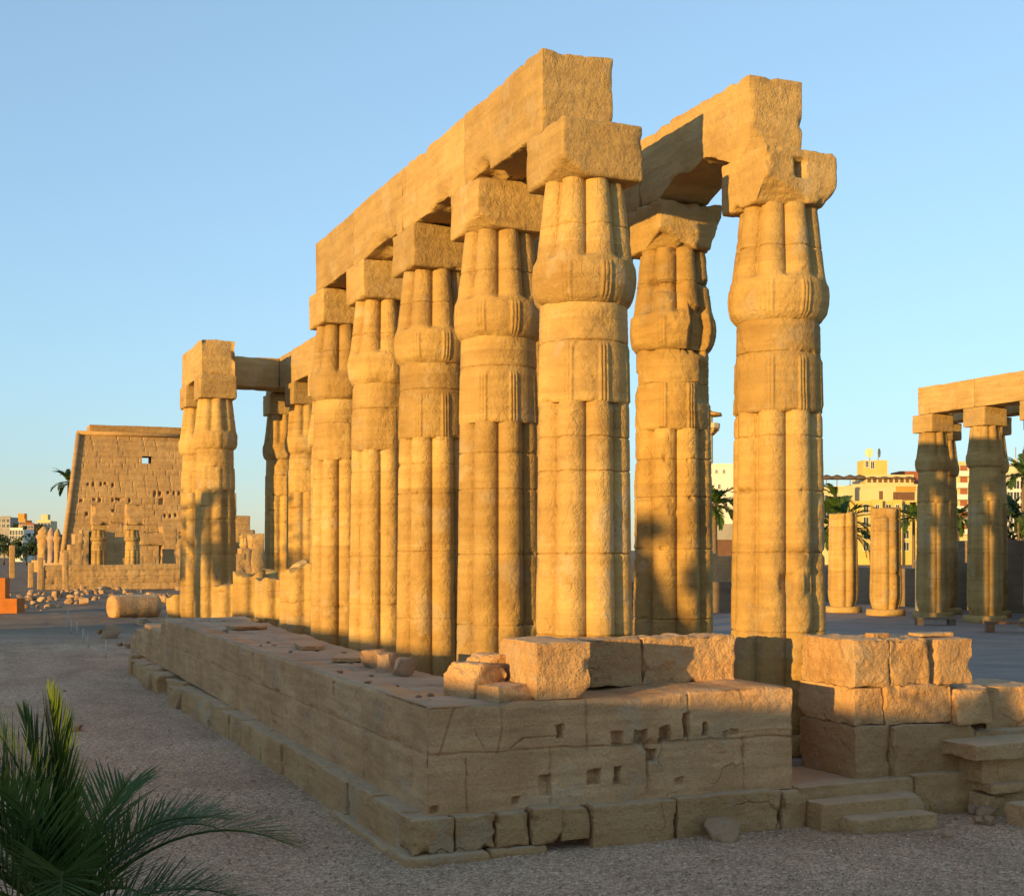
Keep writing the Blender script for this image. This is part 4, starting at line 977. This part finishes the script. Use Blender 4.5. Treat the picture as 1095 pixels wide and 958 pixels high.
statue('slender standing colossus closest to the pylon edge', 61.5, 565, 602, 219, 9, 1003, M_far)

# ------------------------------------------------------------------ vegetation
def frond(mb, L, e0, droop, az, n, seed, base=(0, 0, 0), leaf=0.36, wid=0.022, curl=0.0, spread=1.0, stiff=0.15):
    rg = np.random.default_rng(seed); m = 14
    ts = np.linspace(0, 1, m); ang = e0 - droop * ts ** 1.4
    dx = np.cos(ang) * L / (m - 1); dz_ = np.sin(ang) * L / (m - 1)
    x = np.concatenate([[0], np.cumsum(dx)[:-1]]); z = np.concatenate([[0], np.cumsum(dz_)[:-1]]); side = curl * ts ** 2 * L
    ca, sa = math.cos(az), math.sin(az); base = np.array(base)
    W = lambda x_, y_, z_: np.stack([x_ * ca - y_ * sa, x_ * sa + y_ * ca, z_], -1) + base
    ctr = W(x, side, z); mb.tube([tuple(c) for c in ctr], list(np.linspace(0.018, 0.004, m) * (L / 2.0) ** 0.5), 5)
    quads = []; verts = []
    for s in (-1, 1):
        for i in range(n):
            t = 0.14 + 0.86 * (i + rg.uniform(-.3, .3)) / n; t = min(max(t, 0.1), 0.995)
            px_, pz_, ps_ = np.interp(t, ts, x), np.interp(t, ts, z), np.interp(t, ts, side); a = np.interp(t, ts, ang)
            ll = leaf * L * (math.sin(math.pi * (0.18 + 0.74 * t)) ** 0.8) * rg.uniform(.85, 1.1)
            sp = spread * math.radians(56 - 34 * t) * rg.uniform(.85, 1.15); up = math.radians(28) + rg.uniform(-.25, .25)
            T = np.array([math.cos(a), 0, math.sin(a)]); Nn = np.array([-math.sin(a), 0, math.cos(a)]); S = np.array([0, s, 0])
            D = T * math.cos(sp) + (S * math.cos(up) + Nn * math.sin(up)) * math.sin(sp)
            wv = np.cross(D, Nn); wv = wv / (np.linalg.norm(wv) + 1e-9)
            b0 = np.array([px_, ps_, pz_]); w = wid * (0.6 + 0.4 * rg.random()) * (L / 2.0)
            g = np.array([0, 0, -1.0])
            p1 = b0 + D * ll * 0.4 + g * ll * 0.0; p2 = b0 + D * ll * 0.75 + g * ll * stiff * 0.4; p3 = b0 + D * ll + g * ll * stiff
            k = len(verts)
            verts += [b0 - wv * w * .35, b0 + wv * w * .35, p1 - wv * w * .6, p1 + wv * w * .6, p2 - wv * w * .45, p2 + wv * w * .45, p3 - wv * w * .06, p3 + wv * w * .06]
            quads += [(k, k + 1, k + 3, k + 2), (k + 2, k + 3, k + 5, k + 4), (k + 4, k + 5, k + 7, k + 6)]
    V = np.array(verts); mb.add(W(V[:, 0], V[:, 1], V[:, 2]), quads)
def palm_trunk(h, r0, r1, seed, n=14):
    rg = np.random.default_rng(seed); prof = []
    z = 0.0
    while z < h:
        r = r0 + (r1 - r0) * z / h; prof += [(z, r * 1.12), (z + 0.10, r * 0.95)]; z += 0.14
    prof.append((h, r1 * 0.3)); return MB().lathe(prof, n)
# the young date palm at the lower left, close to the camera
PB_ = Vector((0.60, 8.42, 0))
bush = thing('young_date_palm', 'young date palm with dark feathery fronds at the lower left corner', 'palm', tuple(PB_))
palm_trunk(1.42, 0.17, 0.15, 5).build('trunk', M_bark, bush)
rg = random.Random(21)
def fr_to(az_deg, e0, droop, L, seed, mat, n=64, base=(0, 0, 1.42), curl=0.0, spread=1.0, leaf=0.34):
    mb = MB(); frond(mb, L, math.radians(e0), math.radians(droop), math.radians(az_deg), n, seed, base, leaf=leaf, wid=0.019, curl=curl, spread=spread, stiff=0.05); mb.build('frond', mat, bush)
fr_set = [(-20, 52, 82, 1.55), (-45, 24, 58, 1.5), (8, 60, 85, 1.3), (-70, 40, 75, 1.5), (-95, 48, 80, 1.6), (35, 45, 80, 1.5), (62, 58, 80, 1.5), (95, 45, 75, 1.5), (130, 60, 80, 1.6),
          (165, 62, 70, 1.6), (195, 66, 75, 1.6), (-140, 50, 75, 1.6), (-165, 66, 60, 1.6), (150, 74, 45, 1.6), (-120, 70, 60, 1.5), (-34, 66, 75, 1.25), (-5, 12, 50, 1.4), (20, 18, 55, 1.3), (-80, 20, 60, 1.4), (110, 28, 60, 1.4),
          (180, 48, 60, 1.6), (-155, 40, 60, 1.6), (172, 76, 40, 1.5), (-170, 82, 30, 1.45)]
for k, (az, e0, dr_, L) in enumerate(fr_set): fr_to(az, e0, dr_, L, 1100 + k, M_frond, n=50)
fr_to(-150, 90, 10, 1.40, 1140, M_young, 80, spread=0.5, leaf=0.34); fr_to(-22, 76, 25, 1.0, 1141, M_young, 60, spread=0.6); fr_to(140, 84, 18, 1.3, 1142, M_frond, 70, spread=0.6); fr_to(172, 88, 8, 1.35, 1143, M_frond, 70, spread=0.5)
for ch in bush.children:
    if ch.data.materials[0] == M_young: ch['label'] = 'young yellow green frond'

def palm(label, x, y, h, fl, seed, nf=26, lean=0, n=26, group='palm trees in the town', z=0, wid=0.05):
    rg = random.Random(seed); t = thing('palm_tree', label, 'palm', (x, y, z), rg.uniform(0, 6), group)
    palm_trunk(h, 0.24, 0.17, seed, 10).build('trunk', M_bark, t)
    for k in range(nf):
        mb = MB(); frond(mb, fl * rg.uniform(.85, 1.1), math.radians(rg.uniform(-25, 75)), math.radians(rg.uniform(50, 90)), k * 2.4 + rg.uniform(-.2, .2), n, seed + k, (0, 0, h - 0.05), leaf=0.26, wid=wid)
        mb.build('frond', M_frond, t)
    return t
def tree(label, p, h, w, seed, n=900, group='trees in the town', leaf=0.5, z0=0.0, zc=0.64, zs=0.14, nb=14):
    rg = np.random.default_rng(seed); t = thing('broadleaf_tree', label, 'tree', (p[0], p[1], z0), 0, group)
    mb = MB().tube([(0, 0, 0), (0.1, 0, h * .3), (-0.1, 0.1, h * .6)], [h * .035, h * .028, h * .015], 8)
    for k in range(5):
        a = k * 1.3; mb.tube([(0, 0, h * .35), (math.cos(a) * w * .3, math.sin(a) * w * .3, h * .65)], [h * .018, h * .008], 6)
    mb.build('trunk', M_bark, t)
    bl_ = rg.normal(0, 1, (nb, 3)) * np.array([w * .26, w * .26, h * zs]) + np.array([0, 0, h * zc])
    c = bl_[rg.integers(0, nb, n)]; dv = rg.normal(0, 1, (n, 3)); dv /= np.linalg.norm(dv, axis=1, keepdims=True)
    P = c + dv * (rg.uniform(.5, 1, (n, 1)) * w * .17); P[:, 2] = np.clip(P[:, 2], h * .18, h)
    a = rg.normal(0, 1, (n, 3)); a /= np.linalg.norm(a, axis=1, keepdims=True); b_ = np.cross(a, rg.normal(0, 1, (n, 3))); b_ /= np.linalg.norm(b_, axis=1, keepdims=True)
    s = leaf * rg.uniform(.6, 1.2, (n, 1)); V = np.stack([P - a * s, P + b_ * s * .5, P + a * s, P - b_ * s * .5], 1)
    MB().add(V.reshape(-1, 3), np.arange(4 * n).reshape(n, 4)).build('crown', M_leaf, t, smooth=False); return t
p = at_depth(896, 600, 95); palm('leafy palm behind the sloped broken column, before the hotel', p.x, p.y, 5.4, 3.3, 1201, 30, wid=.09)
p = at_depth(893, 600, 130); palm('slim palm standing before the hotel wing, behind the leafy palm', p.x, p.y, 9.0, 2.2, 1202, 18, wid=.09)
p = at_depth(764, 600, 95); palm('dark palm between the eroded column and the broad socketed column', p.x, p.y, 7.0, 2.6, 1203, 30, wid=.09)
p = at_depth(1094, 600, 150); palm('tall palm beside the cone roof at the right edge', p.x, p.y, 12.2, 3.2, 1204, 26, wid=.1)
p = at_depth(977, 600, 170); palm('palm half hidden behind the leftmost opposite column', p.x, p.y, 7.8, 3.4, 1205, 22, wid=.1)
p = at_depth(1024, 600, 140); palm('palm in the gap between the two opposite columns', p.x, p.y, 7.4, 2.8, 1206, 22, wid=.1)
p = at_depth(73, 600, 235); palm('palm with drooping fronds behind the left edge of the pylon', p.x, p.y, 15.8, 3.6, 1207, 20, n=34, wid=.085)
p = at_depth(1090, 600, 120); tree('leafy tree behind the right end of the enclosure wall', p, 9.5, 6, 1211, 900)

# ------------------------------------------------------------------ town
M_yel = plain('hotel_yellow_paint', (0.60, 0.43, 0.13), 0.85, 0.08, 0.3)
M_cream = plain('cream_plaster', (0.62, 0.49, 0.26), 0.85, 0.08, 0.3)
M_white = plain('white_plaster', (0.72, 0.66, 0.56), 0.85, 0.06, 0.3)
M_brown = plain('brown_timber', (0.16, 0.08, 0.045), 0.8, 0.2, 1)
M_orange = plain('orange_plaster', (0.55, 0.26, 0.05), 0.85, 0.1, 0.5)
M_redbr = plain('red_plaster', (0.30, 0.11, 0.06), 0.85, 0.15, 0.5)
M_glass = plain('window_glass', (0.05, 0.05, 0.05), 0.2, 0.2, 1, spec=0.5)
M_frame = plain('window_frame_white', (0.70, 0.66, 0.58), 0.7)
M_grey = plain('concrete_grey', (0.33, 0.29, 0.25), 0.9, 0.15, 0.4)
M_thatch = plain('thatch_brown', (0.13, 0.085, 0.055), 0.95, 0.3, 2, 0.1)
_win = {}
def window(parent, x, z, w, h, y=0.0):
    key = (round(w, 2), round(h, 2))
    if key not in _win:
        f = MB(); t = 0.12
        f.box((-w/2, -.10, -h/2), (-w/2 + t, 0.02, h/2)).box((w/2 - t, -.10, -h/2), (w/2, .02, h/2)).box((-w/2 + t, -.10, h/2 - t), (w/2 - t, .02, h/2)).box((-w/2 - .1, -.16, -h/2 - t), (w/2 + .1, .02, -h/2)).box((-.04, -.07, -h/2), (.04, .02, h/2 - t))
        _win[key] = (f.mesh('window_frame', M_frame, False), MB().box((-w/2 + t, -.03, -h/2), (w/2 - t, 0.03, h/2 - t)).mesh('window_pane', M_glass, False))
    o = bpy.data.objects.new('window', _win[key][0]); COL.objects.link(o); o.parent = parent; o.location = (x, y, z)
    q = bpy.data.objects.new('pane', _win[key][1]); COL.objects.link(q); q.parent = o
def building(name, label, px0, px1, ytop, d, depth, mat, rz=None, wins=None, ybot=620, group=None, parapet=True, cat='building', extra=None):
    a = at_depth(px0, 588, d); b_ = at_depth(px1, 588, d); w = (b_ - a).length; h = CAM_H - (ytop - HY) / F_PX * d
    t = thing(name, label, cat, (a.x, a.y, 0), -TH if rz is None else rz, group)
    MB().box((0, 0, -0.2), (w, depth, h)).build('wall', mat, t, smooth=False)
    if parapet:
        MB().box((-.12, -.12, h + .003), (w + .12, .25, h + 0.55)).box((-.12, .25, h + .003), (.15, depth, h + .5)).build('parapet', mat, t, smooth=False)
    for (wx, wz, ww, wh) in (wins or []):
        window(t, (wx - px0) / F_PX * d, CAM_H - (wz - HY) / F_PX * d, ww, wh)
    if extra: extra(t, lambda px, py: ((px - px0) / F_PX * d, CAM_H - (py - HY) / F_PX * d), w, h, depth)
    return t
wins = [(x_, y_, 1.5, 2.1) for y_ in (543.5, 557, 571, 584) for x_ in (926, 937, 950, 958, 969)]
def hotel_extra(t, f, w, h, dep):
    for y_ in (550.5, 564.5, 578): x_, z_ = f(0, y_); MB().box((-.1, -.35, z_), (w + .1, -.003, z_ + .35)).build('string_course', M_cream, t, smooth=False)
    for x0_, x1_ in ((931, 942), (953, 963)):
        xa, z_ = f(x0_, 537); xb, _ = f(x1_, 537); MB().box((xa, -1.4, 0), (xb, -.36, z_ + .6)).build('bay', M_yel, t, smooth=False)
        for y_ in (543.5, 557, 571): window(t, (xa + xb) / 2, f(0, y_)[1], 1.1, 1.9, -1.4)
building('hotel_building', 'yellow hotel with rows of white framed windows behind the broken columns', 913, 984, 538, 330, 18, M_yel, wins=wins, extra=hotel_extra)
def up_extra(t, f, w, h, dep):
    xa, za = f(955, 535); xb, zb = f(978, 526); MB().box((xa, -.06, za), (xb, .3, zb)).build('balcony_opening', M_brown, t, smooth=False)
    xa, za = f(958, 525.5); xb, zb = f(979, 520); MB().box((xa, -.10, za), (xb, .3, zb)).build('orange_panel', M_orange, t, smooth=False)
    xa, za = f(940, 534); xb, zb = f(944, 525); MB().box((xa, -.06, za), (xb, .3, zb)).build('door', M_brown, t, smooth=False)
    MB().box((w * .2, .5, h + .6), (w * .9, dep, h + 3.0)).build('roof_room', M_cream, t, smooth=False)
    for k in range(9): MB().box((w * (.22 + .08 * k), .42, h + 1.0), (w * (.22 + .08 * k) + .9, .498, h + 2.4)).build('roof_opening', M_brown, t, smooth=False)
building('hotel_upper_floor', 'upper setback floors of the yellow hotel with an orange panel and brown balcony', 912, 985, 520, 336, 14, M_cream, extra=up_extra)
building('hotel_wing', 'pale yellow flat fronted wing at the left of the hotel', 868, 914, 522, 334, 14, M_cream, wins=[(882, 533, 1.6, 2), (893, 528, 1.3, 1.2), (904, 533, 1.3, 2), (884, 548, 1.3, 2), (900, 548, 1.3, 2)])
tw = building('stair_tower', 'yellow rooftop stair tower carrying two satellite dishes', 923, 949, 492, 342, 6, M_yel, wins=[(927, 496, 1.0, 1.7), (933, 497, 1.1, 1.9)], parapet=False)
# thatched sunshades along the roof
for k, px in enumerate((884, 895, 909, 919, 931, 944, 957, 970)):
    p = at_depth(px, 512.5, 338); t = thing('roof_sunshade', 'brown thatched sunshade on the hotel roof terrace', 'sunshade', (p.x, p.y, p.z), 0, 'thatched sunshades on the hotel roof')
    MB().lathe([(0, 2.4), (.15, 2.45), (.7, 1.5), (1.2, .1), (1.2, 0.01)], 14).build('canopy', M_thatch, t); MB().tube([(0, 0, -2.2), (0, 0, .3)], .09, 6).build('pole', M_brown, t)
M_dish = plain('dish_white', (0.60, 0.50, 0.33), 0.5)
for px, py, rz, lb in ((930, 484, -1.2, 'tilted satellite dish, left of two on the stair tower'), (939, 484, 0.6, 'round satellite dish facing the temple, right of two on the stair tower')):
    p = at_depth(px, 492, 344); t = thing('satellite_dish', lb, 'dish', (p.x, p.y, p.z - 0.1), rz, 'satellite dishes')
    MB().tube([(0, 0, 0), (0, 0, 1.6)], .12, 8).build('mast', M_grey, t)
    mb = MB(); thq = np.linspace(0, 2 * math.pi, 24, endpoint=False)
    G = np.array([np.stack([np.cos(thq) * r_, np.full(24, -(.35 - .35 * (r_ / 1.2) ** 2) * -1 - .3 + y_), np.sin(thq) * r_ + 2.0], -1) for r_, y_ in ((.02, 0), (.5, 0), (.9, 0), (1.2, 0), (1.2, .05), (.5, .06), (.02, .06))]); mb.grid(G, wrap=True); mb.build('reflector', M_dish, t)
    MB().tube([(0, 0, 2.0), (0, -.9, 2.1)], .05, 6).build('feed_arm', M_grey, t)
building('terracotta_house', 'small reddish roof room right of the stair tower', 962, 985, 506, 350, 8, M_redbr)
def balc(t, f, w, h, dep):
    for y_ in (508, 520.5, 533, 545.5, 558, 570):
        z_ = f(0, y_)[1]; MB().box((.1, -1.2, z_ - .3), (w - .1, -.003, z_)).box((.1, -1.2, z_ + .004), (w - .1, -1.1, z_ + .9)).build('balcony', M_white, t, smooth=False)
        MB().box((w * .3, -.05, z_ + .2), (w * .7, .05, z_ + 2.2)).build('balcony_door', M_redbr, t, smooth=False)
building('balcony_block', 'cream apartment block with balconies in the gap between the opposite columns', 1021, 1040, 496, 300, 10, M_cream, extra=balc)
building('white_apartment_block', 'white apartment block with dark windows at the right edge', 1074, 1112, 512, 300, 12, M_white, wins=[(x_, y_, 1.5, 1.9) for y_ in (518, 530, 542, 554, 566) for x_ in (1080, 1087, 1094)])
p = at_depth(1086, 508, 330); t = thing('cone_roof', 'pale pointed roof with a finial at the right edge', 'roof', (p.x, p.y, 0))
MB().lathe([(p.z, 3.6), (p.z, 3.9), (p.z + 3.6, .5), (p.z + 4.4, .1), (p.z + 4.4, .01)], 8).build('cone', M_cream, t, smooth=False); MB().lathe([(0, 3.4), (p.z, 3.4)], 8).build('drum', M_white, t, smooth=False); MB().tube([(0, 0, p.z + 4), (0, 0, p.z + 7)], .12, 6).build('finial', M_grey, t)
# minaret and white house in the gap
p = at_depth(757, 588, 330); zt = lambda y_: CAM_H - (y_ - HY) / F_PX * 330
mn = thing('minaret', 'slender pale tower with a bracketed balcony and flat round roof', 'tower', (p.x, p.y, 0))
MB().lathe([(0, 1.35), (zt(461), 1.25)], 16).build('shaft', M_cream, mn)
MB().lathe([(zt(462), 1.3), (zt(458), 3.0), (zt(453), 3.0), (zt(453), 1.2), (zt(445), 1.2)], 12).build('balcony', M_cream, mn, smooth=False)
MB().lathe([(zt(446), 1.0), (zt(445), 3.6), (zt(442), 3.4), (zt(440), 1.2), (zt(437), .3), (zt(435), .01)], 16).build('roof', M_orange, mn, smooth=False)
for k in range(8): a = k * math.pi / 4; MB().tube([(1.3 * math.cos(a), 1.3 * math.sin(a), zt(465)), (2.8 * math.cos(a), 2.8 * math.sin(a), zt(459))], .3, 6).build('bracket', M_orange, mn)
building('white_house', 'white house with small round windows behind the dark palm', 748, 790, 498, 320, 10, M_white, wins=[(766, 504, .7, 1.0), (774, 504, .7, 1.0), (769, 520, .8, 1.2), (775, 535, .8, 1.2)])
def shop(t, f, w, h, dep):
    MB().box((0, -.2, 0), (w, -.003, f(0, 577)[1])).build('shop_front', M_brown, t, smooth=False)
    for k in range(8): MB().box((w * k / 8 + .05, -.1, h + .003), (w * k / 8 + .35, .1, h + .5)).build('merlon', M_frame, t, smooth=False)
building('low_shop', 'low grey and dark red building with a toothed top, behind the dark palm', 746, 792, 560, 200, 8, M_grey, extra=shop, parapet=False)
stump('low block of a broken column in the gap, left and lower of two', at_depth(760, 588, 72).x, at_depth(760, 588, 72).y, 0.6, 2.9, 1301, 0.55, 0.1, group='blocks beyond the gap')
block('tall squared block beyond the gap, right of a broken column', (at_depth(766, 588, 70).x, at_depth(766, 588, 70).y, 0.6), (at_depth(766, 588, 70).x + 1.2, at_depth(766, 588, 70).y + 1, 3.4), 1302, res=0.15, name='stone_block')
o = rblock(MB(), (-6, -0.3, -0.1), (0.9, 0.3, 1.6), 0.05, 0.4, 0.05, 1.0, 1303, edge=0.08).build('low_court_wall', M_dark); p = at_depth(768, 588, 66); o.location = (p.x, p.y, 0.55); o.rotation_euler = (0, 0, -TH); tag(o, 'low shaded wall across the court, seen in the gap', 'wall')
# the town at the left horizon
for k, (x0, x1, yt, d, m_, lb) in enumerate(((-8, 11, 553, 620, M_grey, 'grey flat roofed block at the left edge of the skyline'), (15, 27, 556, 700, M_orange, 'orange apartment block second from left on the skyline'), (24, 36, 560, 680, M_redbr, 'reddish block in the middle of the left skyline'),
                                      (40, 54, 557, 690, M_cream, 'pale block nearest the statues on the left skyline'), (11, 24, 566, 420, M_white, 'bright white house below the left skyline'), (22, 42, 573, 430, M_white, 'low white house with a long roof, right of the bright white house'))):
    ww = [(x0 + (x1 - x0) * (i + .5) / 4, yt + 3.5 + 5.5 * j, 1.6, 1.8) for i in range(4) for j in range(2)]
    building('town_block', lb, x0, x1, yt, d, 10, m_, wins=ww, group='town blocks on the left skyline')
for k, (px, yt) in enumerate(((22, 549), (47, 550))):
    p = at_depth(px, 588, 700); building('roof_turret', ('small roof turret on the orange skyline block', 'small roof turret on the pale skyline block')[k], px - 3, px + 4, yt, 701, 4, M_orange if not k else M_cream, parapet=False)
for k, (px, yt, d, w) in enumerate(((4, 571, 330, 20), (22, 561, 520, 14), (34, 562, 520, 16), (45, 566, 470, 14), (28, 577, 330, 12), (37, 574, 330, 14), (55, 568, 470, 12), (-6, 566, 400, 14), (13, 580, 300, 10))):
    p = at_depth(px, 588, d); h = CAM_H - (yt - HY) / F_PX * d
    tree(['dark bushy tree at the left edge below the skyline', 'dark tree before the orange skyline block', 'dark tree before the reddish skyline block', 'tree beside the leftmost colossus', 'low tree before the long white roof', 'low tree right of the bright white house', 'tree behind the colossi', 'tree at the very left edge', 'small dark tree under the bright white house'][k], p, h, w * 0.55, 1400 + k, 500, leaf=h * 0.07)

# ------------------------------------------------------------------ what shades the foreground: an unseen wall added to cast shade, and palms west of the court
def west_wall(label, y0, y1, h, seed):
    mb = rblock(MB(), (-0.5, y0, -0.2), (0.5, y1, h), 0.06, 0.6, 0.04, 0.8, seed, edge=0.06)
    o = mb.build('shade_wall', M_wall); o.location = (-20, 0, 0); tag(o, label, 'wall', None); return o
west_wall('tall plain shading wall added west of the court, outside the picture', -50, 27.0, 4.30, 1501)
west_wall('lower stretch of the added shading wall west of the court, outside the picture', 27.02, 55, 3.7, 1502)
for k, (x_, y_, h_) in enumerate(((-20.8, 33.0, 6.5), (-21.2, 37.4, 7.0))):
    palm(('palm outside the shading wall, southernmost', 'palm outside the shading wall, second', 'palm outside the shading wall, third', 'palm outside the shading wall, set back')[k], x_, y_, h_, 2.6, 1520 + k * 40, 24, n=22, group='palms outside the shading wall', wid=.09)

tree('narrow dense tree outside the shading wall', (-23.5, 3.58), 7.2, 1.35, 1600, 5000, group='trees outside the shading wall', leaf=0.26, zc=0.66, zs=0.2, nb=60)
